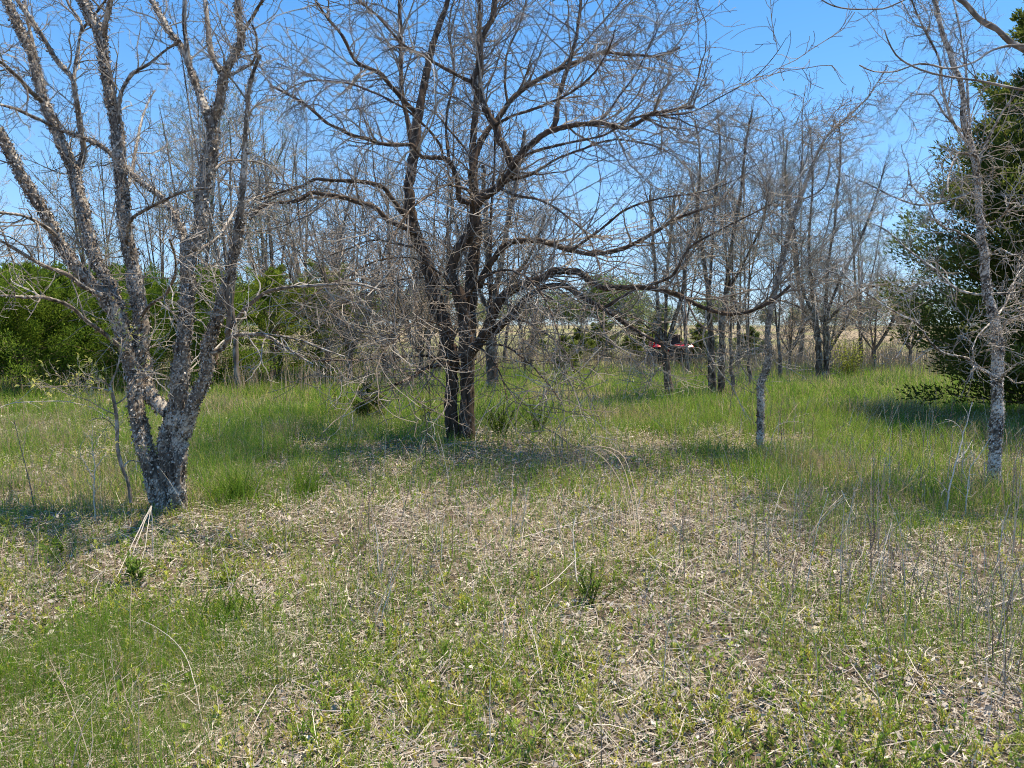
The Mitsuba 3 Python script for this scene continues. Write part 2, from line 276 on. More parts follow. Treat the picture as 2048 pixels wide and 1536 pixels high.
SK = {
 'A': [
  (0.0765, 0.0558, [[-2.869,6.25,-0.069],[-2.84,6.25,0.286],[-2.821,6.25,0.587],[-2.82,6.25,0.842]]),
  (0.0765, 0.054, [[-2.973,6.27,-0.074],[-2.973,6.28,0.28],[-2.949,6.289,0.58],[-2.901,6.297,0.815],[-2.857,6.3,0.922]]),
  (0.0765, 0.0495, [[-2.982,6.2,-0.055],[-3.038,6.238,0.289],[-3.132,6.271,0.583],[-3.183,6.299,0.837],[-3.212,6.327,1.09],[-3.249,6.35,1.302]]),
  (0.0582, 0.0314, [[-3.243,6.35,1.238],[-3.263,6.305,1.431],[-3.29,6.264,1.6],[-3.343,6.22,1.77],[-3.429,6.178,1.908],[-3.543,6.124,2.071],[-3.625,6.082,2.204],[-3.677,6.029,2.392],[-3.763,5.964,2.609],[-3.843,5.899,2.819],[-3.916,5.83,3.037],[-3.998,5.75,3.286]]),
  (0.0582, 0.0336, [[-3.236,6.35,1.217],[-3.286,6.398,1.429],[-3.384,6.458,1.686],[-3.497,6.521,1.955],[-3.613,6.563,2.122],[-3.753,6.648,2.499],[-3.836,6.706,2.764],[-3.897,6.749,2.964],[-4.008,6.796,3.171],[-4.135,6.856,3.439],[-4.235,6.905,3.664],[-4.297,6.948,3.871],[-4.357,6.985,4.046],[-4.489,7.038,4.286],[-4.639,7.1,4.576],[-4.724,7.15,4.819]]),
  (0.0273, 0.0147, [[-3.942,6.85,2.971],[-3.865,6.825,3.068],[-3.828,6.802,3.172],[-3.825,6.74,3.438],[-3.821,6.696,3.627],[-3.819,6.676,3.71],[-3.927,6.624,3.878],[-4.016,6.567,4.073],[-4.107,6.517,4.234],[-4.156,6.49,4.32],[-4.18,6.45,4.464]]),
  (0.0168, 0.0095, [[-3.801,6.65,3.676],[-3.811,6.765,4.059],[-3.8,6.811,4.208],[-3.956,6.892,4.459],[-4.058,6.95,4.643]]),
  (0.0126, 0.0074, [[-3.799,6.8,4.195],[-3.651,6.716,4.272],[-3.484,6.616,4.365],[-3.382,6.55,4.427]]),
  (0.0189, 0.0105, [[-4.348,7.05,3.868],[-4.482,7.201,4.235],[-4.584,7.298,4.472],[-4.696,7.45,4.862]]),
  (0.0594, 0.0448, [[-2.91,6.3,0.854],[-3.022,6.345,0.934],[-3.108,6.378,0.991],[-3.177,6.422,1.104],[-3.221,6.49,1.296],[-3.252,6.55,1.469]]),
  (0.0616, 0.0381, [[-3.24,6.35,1.11],[-3.19,6.367,1.302],[-3.173,6.389,1.557],[-3.2,6.411,1.813],[-3.243,6.433,2.069],[-3.278,6.448,2.24],[-3.313,6.463,2.411],[-3.331,6.487,2.697],[-3.358,6.512,2.988],[-3.393,6.543,3.351],[-3.446,6.562,3.565],[-3.498,6.587,3.865],[-3.525,6.606,4.079],[-3.577,6.614,4.166],[-3.686,6.634,4.381],[-3.752,6.65,4.553]]),
  (0.0273, 0.0189, [[-3.51,6.6,4.056],[-3.402,6.492,4.199],[-3.281,6.35,4.38]]),
  (0.0672, 0.0504, [[-2.832,6.25,0.757],[-2.812,6.239,0.937],[-2.768,6.22,1.229],[-2.721,6.202,1.513],[-2.687,6.184,1.793],[-2.665,6.17,2.005],[-2.655,6.159,2.171],[-2.594,6.15,2.291]]),
  (0.0515, 0.0403, [[-2.62,6.15,2.231],[-2.542,6.15,2.372],[-2.507,6.15,2.708],[-2.455,6.15,2.911],[-2.421,6.15,3.116],[-2.43,6.15,3.317]]),
  (0.0358, 0.019, [[-2.433,6.15,3.246],[-2.531,6.237,3.436],[-2.651,6.347,3.686],[-2.739,6.431,3.88],[-2.884,6.515,4.054],[-3.021,6.607,4.258],[-3.104,6.665,4.394],[-3.22,6.75,4.597]]),
  (0.021, 0.0158, [[-2.664,6.35,3.723],[-2.684,6.35,3.864],[-2.697,6.35,4.059],[-2.69,6.35,4.261],[-2.689,6.35,4.42]]),
  (0.0381, 0.0224, [[-2.424,6.15,3.266],[-2.325,6.101,3.369],[-2.264,6.029,3.544],[-2.158,5.966,3.678],[-2.076,5.901,3.822],[-2.075,5.853,3.929],[-2.062,5.806,4.033],[-2.056,5.75,4.153]]),
  (0.0231, 0.0158, [[-2.279,6.05,3.566],[-2.389,6.121,3.747],[-2.439,6.193,3.956],[-2.498,6.289,4.236],[-2.537,6.35,4.42]]),
  (0.0147, 0.0084, [[-2.065,5.85,3.81],[-1.87,5.65,3.898],[-1.704,5.45,3.986]]),
  (0.0315, 0.0137, [[-2.664,6.15,2.15],[-2.739,6.247,2.38],[-2.89,6.348,2.603],[-3.03,6.415,2.727],[-3.213,6.494,2.858],[-3.389,6.573,3.001],[-3.606,6.666,3.171],[-3.876,6.761,3.28],[-4.15,6.85,3.337]]),
  (0.056, 0.0291, [[-2.784,6.25,0.672],[-2.72,6.212,0.813],[-2.659,6.177,0.944],[-2.562,6.127,1.119],[-2.495,6.087,1.262],[-2.462,6.048,1.406],[-2.363,5.987,1.612],[-2.272,5.916,1.856],[-2.216,5.881,1.971],[-2.147,5.818,2.177],[-2.085,5.75,2.397]]),
  (0.0273, 0.0105, [[-2.105,5.75,2.246],[-2.05,5.702,2.464],[-1.986,5.639,2.74],[-1.936,5.557,3.087],[-1.881,5.501,3.317],[-1.787,5.45,3.508]]),
  (0.021, 0.0126, [[-2.452,6.05,1.377],[-2.313,6.009,1.431],[-2.247,5.938,1.651],[-2.228,5.872,1.854],[-2.168,5.802,2.061],[-2.113,5.75,2.208]]),
  (0.0189, 0.0074, [[-2.279,5.95,1.54],[-2.21,5.91,1.6],[-2.049,5.811,1.743],[-1.84,5.702,1.858],[-1.508,5.546,1.887],[-1.16,5.375,1.893],[-0.924,5.25,1.844]]),
  (0.0168, 0.0063, [[-2.269,5.95,1.481],[-2.177,5.889,1.517],[-1.971,5.759,1.531],[-1.805,5.647,1.494],[-1.736,5.593,1.458],[-1.607,5.492,1.398],[-1.431,5.35,1.317]]),
  (0.0084, 0.0042, [[-1.933,5.65,1.532],[-1.732,5.573,1.518],[-1.564,5.506,1.49],[-1.359,5.418,1.419],[-1.199,5.35,1.378]]),
  (0.021, 0.0084, [[-3.212,6.25,1.37],[-3.262,6.144,1.444],[-3.302,6.021,1.544],[-3.354,5.88,1.639],[-3.382,5.773,1.715],[-3.431,5.644,1.776],[-3.5,5.488,1.804],[-3.59,5.256,1.803],[-3.653,5.05,1.768]]),
  (0.021, 0.0084, [[-3.305,6.05,1.841],[-3.395,5.924,1.907],[-3.44,5.828,1.983],[-3.54,5.671,2.047],[-3.616,5.503,2.146],[-3.663,5.395,2.199],[-3.737,5.25,2.224]]),
  (0.0147, 0.0074, [[-3.544,5.85,2.296],[-3.538,5.691,2.351],[-3.545,5.448,2.39],[-3.553,5.248,2.378],[-3.553,5.05,2.349]]),
  (0.021, 0.0084, [[-3.382,6.55,3.101],[-3.316,6.474,3.518],[-3.197,6.437,3.692],[-3.019,6.404,3.782],[-2.855,6.373,3.872],[-2.739,6.35,3.943]]),
  (0.0168, 0.0084, [[-3.292,6.45,2.24],[-3.122,6.191,2.458],[-2.932,6.044,2.516],[-2.682,5.853,2.563],[-2.444,5.665,2.598],[-2.171,5.45,2.575]]),
  (0.021, 0.0105, [[-4.081,6.65,3.55],[-4.064,6.457,3.575],[-4.018,6.202,3.615],[-3.978,5.967,3.633],[-3.941,5.75,3.632]]),
  (0.0168, 0.0084, [[-4.026,6.65,3.337],[-3.974,6.363,3.323],[-3.896,5.992,3.288],[-3.788,5.55,3.209]]),
  (0.0137, 0.0063, [[-2.512,6.15,2.652],[-2.481,6.456,2.955],[-2.375,6.638,3.036],[-2.259,6.816,3.052],[-2.156,7.05,2.943]]),
  (0.0137, 0.0063, [[-2.318,6.15,3.559],[-2.083,5.878,3.547],[-1.918,5.678,3.534],[-1.76,5.296,3.588],[-1.733,5.15,3.598]]),
  (0.0168, 0.0074, [[-2.632,6.15,2.13],[-2.617,6.318,2.227],[-2.56,6.615,2.387],[-2.549,6.961,2.655],[-2.483,7.175,2.781],[-2.311,7.55,2.94]]),
  (0.021, 0.0084, [[-3.472,6.75,2.711],[-3.56,7.094,2.997],[-3.714,7.557,3.429],[-3.822,7.959,3.832],[-3.846,8.25,4.123]]),
  (0.0147, 0.0063, [[-3.109,6.25,1.642],[-2.872,5.941,1.758],[-2.607,5.632,1.825],[-2.318,5.171,1.977],[-2.109,4.65,2.123]]),
 ],
 'C': [
  (0.105, 0.0893, [[-0.621,10.3,-0.056],[-0.626,10.3,0.352],[-0.624,10.3,0.701],[-0.609,10.3,1.048],[-0.615,10.3,1.256]]),
  (0.0924, 0.084, [[-0.811,10.32,-0.059],[-0.838,10.335,0.277],[-0.844,10.35,0.626],[-0.843,10.362,0.905],[-0.829,10.371,1.114],[-0.877,10.38,1.322]]),
  (0.1088, 0.064, [[-0.866,10.4,1.148],[-0.951,10.446,1.53],[-1.036,10.489,1.879],[-1.136,10.531,2.229],[-1.25,10.574,2.58],[-1.35,10.609,2.862],[-1.444,10.673,3.405],[-1.377,10.744,4.007],[-1.33,10.8,4.491]]),
  (0.064, 0.0333, [[-1.345,10.8,4.387],[-1.313,10.844,4.627],[-1.24,10.927,5.081],[-1.104,11.042,5.71],[-0.944,11.132,6.196],[-0.86,11.2,6.573]]),
  (0.0384, 0.0256, [[-1.432,11.0,3.98],[-1.529,11.174,4.591],[-1.621,11.284,4.98],[-1.666,11.499,5.771],[-1.702,11.692,6.501],[-1.721,11.8,6.913]]),
  (0.1024, 0.064, [[-0.606,10.5,1.108],[-0.608,10.574,1.6],[-0.589,10.637,2.024],[-0.562,10.7,2.451],[-0.514,10.774,2.952],[-0.544,10.837,3.383],[-0.567,10.9,3.817]]),
  (0.0576, 0.0256, [[-0.56,10.9,3.747],[-0.567,10.926,4.104],[-0.517,10.967,4.675],[-0.48,11.018,5.389],[-0.466,11.08,6.244],[-0.473,11.1,6.529]]),
  (0.096, 0.064, [[-0.633,10.25,1.154],[-0.642,10.2,1.6],[-0.705,10.158,1.972],[-0.803,10.129,2.205],[-0.828,10.115,2.324],[-0.778,10.091,2.522],[-0.573,10.052,2.795],[-0.498,10.027,2.989],[-0.495,10.0,3.22]]),
  (0.064, 0.0538, [[-0.496,10.0,3.168],[-0.388,9.952,3.283],[-0.222,9.898,3.357],[-0.104,9.846,3.476],[0.0,9.8,3.581]]),
  (0.0538, 0.0307, [[0.013,9.8,3.543],[-0.09,9.834,3.822],[-0.129,9.849,3.94],[-0.285,9.893,4.292],[-0.396,9.926,4.561],[-0.487,9.952,4.764],[-0.435,9.978,4.987],[-0.371,10.023,5.375],[-0.248,10.054,5.619],[-0.209,10.1,6.022]]),
  (0.026, 0.008, [[-0.483,10.0,4.735],[-0.832,9.819,4.852],[-1.077,9.681,4.953],[-1.355,9.522,5.06],[-1.485,9.417,5.182],[-1.611,9.31,5.304],[-1.824,9.156,5.438],[-1.999,9.0,5.596]]),
  (0.0435, 0.0179, [[-0.058,9.8,3.518],[0.064,9.718,3.715],[0.346,9.585,3.957],[0.493,9.527,4.028],[0.76,9.431,4.064],[1.069,9.321,4.059],[1.364,9.212,3.971],[1.698,9.07,4.109],[2.13,8.9,4.124]]),
  (0.0384, 0.0154, [[0.483,9.7,4.06],[0.567,9.739,4.232],[0.588,9.78,4.436],[0.635,9.826,4.662],[0.747,9.898,5.003],[0.863,10.005,5.537],[0.907,10.1,6.022]]),
  (0.0512, 0.0154, [[-0.569,10.8,3.727],[-0.494,10.903,4.092],[-0.346,10.997,4.403],[-0.196,11.063,4.589],[0.0,11.158,4.885],[0.279,11.257,5.129],[0.66,11.376,5.368],[1.047,11.489,5.551],[1.448,11.599,5.691],[2.114,11.772,5.7],[2.599,11.9,5.879]]),
  (0.02, 0.009, [[-0.058,11.1,4.812],[-0.102,11.219,5.174],[-0.088,11.321,5.493],[0.127,11.529,6.115],[0.272,11.7,6.65]]),
  (0.022, 0.012, [[-0.881,10.8,3.867],[-0.958,11.169,4.589],[-0.873,11.541,5.35],[-0.916,11.734,5.761],[-0.979,11.879,6.074],[-0.96,12.048,6.446],[-0.786,12.3,6.985]]),
  (0.0384, 0.0128, [[-0.502,10.0,3.207],[-0.618,9.953,3.225],[-0.694,9.919,3.258],[-0.706,9.831,3.46],[-0.788,9.738,3.656],[-0.891,9.683,3.726],[-1.122,9.586,3.705],[-1.278,9.492,3.837],[-1.476,9.405,3.816],[-1.748,9.28,3.846],[-2.121,9.091,3.958],[-2.459,8.874,4.19],[-2.748,8.7,4.316]]),
  (0.018, 0.007, [[-0.88,9.7,3.723],[-0.886,9.635,3.808],[-0.961,9.515,3.94],[-1.131,9.337,4.081],[-1.312,9.159,4.198],[-1.658,8.851,4.302],[-1.823,8.703,4.328],[-2.142,8.422,4.278],[-2.455,8.1,4.026]]),
  (0.0384, 0.0128, [[-1.37,10.9,4.615],[-1.54,10.759,4.768],[-1.685,10.628,4.912],[-1.785,10.53,5.021],[-2.089,10.321,5.129],[-2.24,10.092,5.4],[-2.396,9.916,5.564],[-2.532,9.7,5.786]]),
  (0.0461, 0.0154, [[-1.279,10.6,2.791],[-1.467,10.447,2.945],[-1.677,10.303,3.02],[-1.856,10.142,3.177],[-2.055,10.003,3.22],[-2.307,9.818,3.28],[-2.53,9.657,3.277],[-2.723,9.499,3.151],[-3.023,9.261,3.052],[-3.155,9.1,2.861]]),
  (0.0384, 0.0128, [[-1.375,10.6,3.068],[-1.527,10.544,3.164],[-1.654,10.48,3.325],[-1.785,10.411,3.496],[-2.068,10.319,3.546],[-2.607,10.145,3.539],[-2.816,10.071,3.434],[-3.057,9.986,3.341],[-3.295,9.9,3.229]]),
  (0.0794, 0.0384, [[-0.63,10.2,1.108],[-0.537,10.14,1.261],[-0.363,10.039,1.499],[-0.253,9.945,1.746],[-0.092,9.84,1.993],[0.111,9.757,2.099],[0.354,9.662,2.184],[0.567,9.573,2.286],[0.777,9.494,2.28],[0.983,9.4,2.143]]),
  (0.0384, 0.0166, [[0.964,9.4,2.155],[1.189,9.344,2.059],[1.46,9.282,2.069],[1.697,9.226,2.047],[1.99,9.155,1.983],[2.273,9.078,1.83],[2.648,8.983,1.726],[3.003,8.889,1.837],[3.26,8.8,2.068]]),
  (0.0538, 0.0192, [[-0.401,10.15,1.397],[-0.229,10.059,1.513],[-0.027,9.934,1.699],[0.138,9.814,1.9],[0.311,9.71,2.032],[0.462,9.632,2.093],[0.63,9.55,2.107],[0.86,9.414,1.951],[1.137,9.254,1.797],[1.376,9.098,1.612],[1.757,8.857,1.387],[2.019,8.7,1.309]]),
  (0.024, 0.006, [[-0.264,10.1,1.533],[-0.026,9.719,1.684],[0.152,9.46,1.65],[0.336,9.138,1.545],[0.522,8.759,1.407],[0.626,8.405,1.234],[0.686,8.1,1.084]]),
  (0.0512, 0.0166, [[-0.466,10.6,2.128],[-0.364,10.532,2.368],[-0.237,10.477,2.537],[-0.097,10.42,2.696],[0.096,10.367,2.758],[0.328,10.306,2.751],[0.744,10.19,2.625],[1.053,10.104,2.55],[1.389,10.009,2.587],[1.807,9.876,2.774],[2.227,9.731,3.011],[2.638,9.6,3.117]]),
  (0.024, 0.005, [[1.094,9.0,1.792],[1.286,8.925,1.915],[1.453,8.86,2.012],[1.86,8.708,2.172],[2.018,8.589,2.469],[2.289,8.47,2.64],[2.621,8.326,2.808],[2.902,8.2,2.949]]),
  (0.026, 0.011, [[-0.326,10.6,1.529],[-0.304,10.623,2.235],[-0.303,10.648,3.005],[-0.274,10.664,3.493],[-0.239,10.682,4.048],[-0.273,10.7,4.601]]),
  (0.0384, 0.0128, [[-0.741,10.4,1.008],[-0.854,10.088,1.08],[-1.05,9.527,1.064],[-1.157,9.15,1.023],[-1.218,8.831,0.96],[-1.318,8.4,0.935]]),
  (0.022, 0.007, [[-0.909,10.1,1.072],[-1.143,9.782,1.194],[-1.352,9.502,1.199],[-1.71,8.969,1.192],[-2.086,8.304,1.2],[-2.223,8.0,1.268]]),
  (0.02, 0.003, [[0.038,9.6,3.677],[0.343,9.488,3.775],[0.712,9.356,3.834],[1.065,9.226,3.875],[1.531,9.031,4.063],[1.982,8.855,4.038],[2.4,8.664,4.195],[2.72,8.499,4.367],[2.959,8.3,4.689]]),
  (0.018, 0.003, [[0.784,9.5,4.07],[1.095,9.5,4.143],[1.34,9.5,4.445],[1.523,9.5,4.687],[1.722,9.5,5.088],[1.973,9.5,5.582],[2.062,9.5,5.759]]),
  (0.02, 0.008, [[0.628,11.2,5.296],[1.029,11.638,5.785],[1.372,12.022,6.263],[1.734,12.406,6.761],[2.018,12.7,7.16]]),
  (0.02, 0.003, [[-0.079,10.0,3.492],[0.234,9.853,3.541],[0.547,9.679,3.694],[0.85,9.519,3.782],[1.2,9.33,3.858],[1.647,9.09,3.742],[1.964,8.891,3.523],[2.157,8.7,3.201]]),
  (0.02, 0.003, [[0.739,9.6,2.553],[1.098,9.416,2.781],[1.382,9.253,3.002],[1.826,9.04,3.117],[2.198,8.86,3.144],[2.548,8.671,3.252],[2.83,8.5,3.384]]),
  (0.014, 0.006, [[-0.667,10.1,1.936],[-0.948,9.885,2.125],[-1.19,9.715,2.212],[-1.425,9.554,2.171],[-1.706,9.34,2.034],[-1.973,9.125,1.904],[-2.166,8.9,1.659]]),
  (0.014, 0.006, [[-0.741,10.2,2.007],[-1.006,9.822,2.316],[-1.289,9.509,2.45],[-1.609,9.171,2.39],[-1.896,8.794,2.183],[-2.155,8.418,1.992],[-2.294,8.1,1.762]]),
  (0.014, 0.005, [[-0.814,10.2,1.327],[-0.905,9.391,1.6],[-1.069,8.685,1.658],[-1.174,7.827,1.495],[-1.21,7.1,1.363]]),
  (0.016, 0.006, [[-0.501,10.1,1.33],[-0.152,9.448,1.347],[0.152,8.689,1.193],[0.353,7.952,1.013],[0.473,7.3,0.864]]),
  (0.014, 0.006, [[-0.488,10.1,1.33],[-0.25,9.553,1.152],[-0.115,9.005,0.935],[-0.052,8.5,0.743]]),
  (0.02, 0.007, [[-1.248,10.5,2.642],[-1.643,11.058,2.77],[-2.221,11.795,2.925],[-2.76,12.448,2.836],[-3.343,13.1,2.728]]),
  (0.02, 0.007, [[-0.612,10.3,1.874],[-0.417,9.776,2.184],[-0.086,9.272,2.276],[0.21,8.768,2.124],[0.411,8.092,1.762],[0.482,7.5,1.45]]),
  (0.02, 0.007, [[-0.558,10.6,2.233],[-0.253,11.159,2.193],[0.126,11.866,2.466],[0.551,12.573,2.765],[1.113,13.3,2.833]]),
  (0.02, 0.007, [[-0.496,10.0,3.05],[-0.55,9.376,3.265],[-0.731,8.939,3.245],[-0.909,8.401,3.037],[-1.052,7.801,2.782],[-1.101,7.1,2.444]]),
  (0.02, 0.007, [[-0.155,9.8,3.372],[0.038,9.473,3.22],[0.332,8.975,3.077],[0.589,8.407,2.819],[0.798,7.717,2.467],[0.831,7.1,2.118]]),
  (0.02, 0.007, [[-0.218,9.8,4.16],[0.037,9.453,4.19],[0.387,8.962,4.17],[0.694,8.441,4.182],[0.904,7.891,4.264],[0.976,7.3,4.386]]),
  (0.02, 0.007, [[-0.566,10.9,3.958],[-0.943,11.604,4.557],[-1.302,12.135,5.003],[-1.863,12.729,5.332],[-2.47,13.3,5.414]]),
  (0.009, 0.004, [[-0.647,10.2,0.53],[-0.758,10.124,0.558],[-0.874,10.045,0.56],[-1.032,9.925,0.498],[-1.172,9.8,0.399]]),
 ],
 'D': [
  (0.062, 0.04, [[4.739,7.2,-0.073],[4.723,7.2,0.235],[4.71,7.2,0.58],[4.712,7.2,1.02],[4.699,7.2,1.359],[4.653,7.2,1.6],[4.583,7.2,1.839],[4.551,7.2,2.006]]),
  (0.04, 0.018, [[4.563,7.2,1.959],[4.522,7.223,2.288],[4.497,7.24,2.541],[4.451,7.267,2.933],[4.411,7.287,3.223],[4.352,7.302,3.438],[4.312,7.326,3.794],[4.214,7.35,4.127],[4.117,7.37,4.413],[4.034,7.4,4.84]]),
  (0.014, 0.008, [[4.321,7.2,3.296],[4.163,7.171,3.474],[4.019,7.131,3.754],[3.948,7.094,4.021],[3.758,7.048,4.316],[3.578,7.0,4.621]]),
  (0.014, 0.008, [[4.421,7.3,3.179],[4.449,7.44,3.667],[4.474,7.562,4.105],[4.464,7.677,4.52],[4.415,7.8,4.966]]),
  (0.016, 0.009, [[4.698,7.2,1.383],[4.642,6.99,1.642],[4.7,6.868,1.696],[4.768,6.7,1.778]]),
  (0.014, 0.007, [[4.712,7.2,1.02],[4.681,7.012,1.172],[4.693,6.824,1.266],[4.723,6.6,1.313]]),
  (0.014, 0.005, [[4.699,7.2,1.083],[4.448,7.078,1.197],[4.275,6.99,1.287],[3.97,6.847,1.344],[3.77,6.736,1.456],[3.587,6.611,1.613],[3.368,6.495,1.691],[2.972,6.268,1.858],[2.704,6.1,1.993]]),
  (0.01, 0.005, [[4.619,7.15,1.648],[4.469,7.044,1.577],[4.304,6.915,1.48],[4.201,6.8,1.373]]),
  (0.014, 0.006, [[4.576,7.2,1.897],[4.672,7.106,1.902],[4.765,7.008,1.917],[4.854,6.9,1.967]]),
  (0.014, 0.005, [[4.576,7.2,1.887],[4.378,7.304,1.93],[4.165,7.447,2.168],[3.984,7.559,2.35],[3.749,7.703,2.602],[3.541,7.8,2.68]]),
  (0.016, 0.007, [[4.441,7.3,3.061],[4.47,7.142,3.351],[4.496,7.037,3.529],[4.556,6.933,3.677],[4.681,6.8,3.809]]),
  (0.014, 0.008, [[4.465,7.3,2.967],[4.325,7.106,3.183],[4.121,6.999,3.177],[3.956,6.86,2.995],[3.85,6.7,2.768]]),
  (0.012, 0.005, [[4.473,7.3,2.896],[4.176,7.219,2.788],[3.845,7.132,2.727],[3.569,7.057,2.784],[3.294,6.977,2.884],[3.027,6.9,2.959]]),
  (0.012, 0.005, [[4.362,7.3,3.414],[4.242,7.484,3.651],[4.17,7.636,3.887],[4.068,7.728,3.915],[3.961,7.9,3.765]]),
  (0.012, 0.005, [[4.535,7.3,2.54],[4.517,7.03,2.574],[4.407,6.633,2.692],[4.347,6.3,2.719]]),
  (0.012, 0.005, [[4.56,7.3,2.325],[4.218,7.024,2.435],[3.798,6.702,2.485],[3.465,6.354,2.646],[3.201,6.1,2.723]]),
  (0.012, 0.005, [[4.579,7.3,2.229],[4.515,6.969,2.292],[4.471,6.692,2.22],[4.372,6.3,2.267]]),
  (0.012, 0.005, [[4.691,7.3,1.649],[4.985,7.573,1.802],[5.326,7.95,2.075],[5.714,8.3,2.315]]),
 ],
 'O': [
  (0.1, 0.075, [[5.707,6.4,-0.055],[5.602,6.4,0.955],[5.492,6.4,1.813],[5.356,6.4,2.57]]),
  (0.042, 0.018, [[5.385,6.4,2.445],[5.17,6.472,3.083],[4.929,6.524,3.513],[4.605,6.569,3.776],[4.393,6.599,3.956],[4.057,6.644,4.214],[3.866,6.671,4.396],[3.7,6.7,4.617]]),
  (0.018, 0.0048, [[5.207,6.4,2.902],[4.796,6.351,3.502],[4.457,6.316,3.891],[4.191,6.299,3.885],[3.924,6.28,3.839],[3.757,6.267,3.731],[3.547,6.252,3.687],[3.322,6.237,3.713],[3.063,6.218,3.64],[2.802,6.2,3.685]]),
  (0.018, 0.0048, [[5.281,6.4,2.736],[4.849,6.29,3.203],[4.444,6.207,3.459],[4.112,6.151,3.481],[3.712,6.081,3.529],[3.358,6.018,3.555],[3.005,5.951,3.654],[2.856,5.9,3.852]]),
  (0.036, 0.018, [[5.361,6.4,2.487],[5.183,6.4,3.272],[4.849,6.4,3.922],[4.53,6.4,4.402],[4.349,6.4,4.679]]),
  (0.012, 0.0048, [[4.666,6.4,4.203],[4.146,6.455,4.546],[3.635,6.503,4.488],[3.319,6.536,4.339],[3.124,6.555,4.274],[2.952,6.57,4.276],[2.775,6.586,4.303],[2.63,6.6,4.375]]),
  (0.036, 0.012, [[5.361,6.4,2.487],[5.874,6.761,3.366],[6.255,7.11,4.313],[6.505,7.4,5.161]]),
 ],
 'E': [
  (0.0464, 0.04, [[3.129,9.3,-0.042],[3.128,9.3,0.473],[3.112,9.3,0.838],[3.198,9.3,1.133],[3.199,9.3,1.351]]),
  (0.0384, 0.0272, [[3.201,9.3,1.258],[3.192,9.315,1.538],[3.221,9.328,1.786],[3.305,9.348,2.158],[3.395,9.368,2.53],[3.485,9.388,2.9],[3.564,9.4,3.116]]),
  (0.024, 0.0048, [[3.552,9.4,3.086],[3.627,9.358,3.352],[3.687,9.324,3.557],[3.834,9.265,3.902],[4.023,9.224,4.069],[4.233,9.174,4.289],[4.45,9.1,4.672]]),
  (0.016, 0.004, [[3.553,9.4,3.055],[3.591,9.455,3.34],[3.641,9.541,3.787],[3.652,9.614,4.173],[3.722,9.7,4.629]]),
  (0.0112, 0.0048, [[3.25,9.3,1.971],[3.458,9.183,2.24],[3.703,9.056,2.499],[3.925,8.907,2.834],[4.102,8.8,3.048]]),
  (0.0096, 0.0048, [[3.235,9.3,1.848],[3.53,9.198,2.089],[3.857,9.107,2.144],[4.18,9.006,1.959],[4.44,8.9,1.659]]),
  (0.0096, 0.0048, [[3.215,9.3,1.662],[3.019,9.505,1.916],[2.807,9.652,1.985],[2.59,9.8,1.926]]),
  (0.0096, 0.0048, [[3.371,9.3,2.523],[3.22,9.431,2.906],[3.192,9.569,3.361],[3.035,9.7,3.761]]),
  (0.0112, 0.0048, [[3.575,9.4,3.147],[3.763,9.117,3.278],[3.731,8.917,3.471],[3.519,8.7,3.65]]),
  (0.0096, 0.004, [[3.199,9.3,1.351],[2.883,9.029,1.298],[2.634,8.8,1.235]]),
  (0.0064, 0.0032, [[3.21,9.3,1.152],[3.254,9.179,1.182],[3.297,9.0,1.263]]),
 ],
 'F': [
  (0.093, 0.062, [[3.294,15.5,-0.026],[3.22,15.5,0.665],[3.159,15.5,1.186]]),
  (0.0465, 0.0248, [[3.171,15.5,1.082],[3.059,15.559,1.704],[2.999,15.636,2.534],[2.938,15.713,3.366],[2.878,15.8,4.303]]),
  (0.0434, 0.0248, [[3.182,15.5,1.082],[3.173,15.423,1.908],[3.172,15.365,2.518],[3.203,15.287,3.318],[3.27,15.2,4.2]]),
  (0.0496, 0.0248, [[3.202,15.5,1.082],[3.339,15.5,1.6],[3.534,15.5,2.321],[3.584,15.5,2.935],[3.754,15.5,3.747],[3.836,15.5,4.753]]),
  (0.0248, 0.0093, [[3.201,15.5,1.186],[2.676,15.039,1.6],[2.327,14.752,1.797],[1.997,14.5,1.697]]),
  (0.0186, 0.0074, [[3.248,15.5,0.874],[2.787,15.007,0.493],[2.586,14.7,0.217]]),
 ],
 'G': [
  (0.093, 0.0558, [[4.488,16.6,-0.018],[4.448,16.6,0.822],[4.398,16.6,1.6],[4.324,16.6,2.482]]),
  (0.0868, 0.0558, [[4.723,16.8,-0.037],[4.747,16.832,0.811],[4.759,16.866,1.712],[4.861,16.9,2.61]]),
  (0.0496, 0.0186, [[4.338,16.6,2.372],[4.198,16.6,3.248],[4.071,16.6,4.116],[4.107,16.6,5.084],[3.979,16.6,6.043]]),
  (0.0372, 0.0186, [[4.362,16.6,2.262],[4.446,16.746,3.262],[4.533,16.908,4.382],[4.665,17.07,5.512],[4.625,17.2,6.423]]),
  (0.0496, 0.0186, [[4.853,16.9,2.498],[4.927,16.849,3.493],[5.059,16.803,4.365],[5.126,16.746,5.438],[5.255,16.7,6.283]]),
  (0.031, 0.0124, [[4.824,16.9,2.274],[5.213,16.497,3.237],[5.42,16.197,3.949],[5.364,15.8,4.916]]),
 ],
 'I': [
  (0.0992, 0.0744, [[8.915,21.5,-0.059],[8.841,21.5,0.881],[8.708,21.5,1.886]]),
  (0.0868, 0.062, [[9.103,21.5,-0.059],[9.057,21.5,0.881],[8.995,21.5,1.886]]),
  (0.0558, 0.0186, [[8.741,21.5,1.743],[8.561,21.5,2.884],[8.468,21.5,4.016],[8.524,21.5,5.417],[8.4,21.5,7.08]]),
  (0.0496, 0.0186, [[9.0,21.5,1.743],[8.972,21.375,3.159],[9.083,21.25,4.544],[9.112,21.112,6.031],[8.994,21.0,7.221]]),
  (0.0496, 0.0186, [[9.0,21.5,1.743],[9.448,21.628,2.892],[10.044,21.762,4.046],[10.494,21.891,5.202],[10.798,22.0,6.217]]),
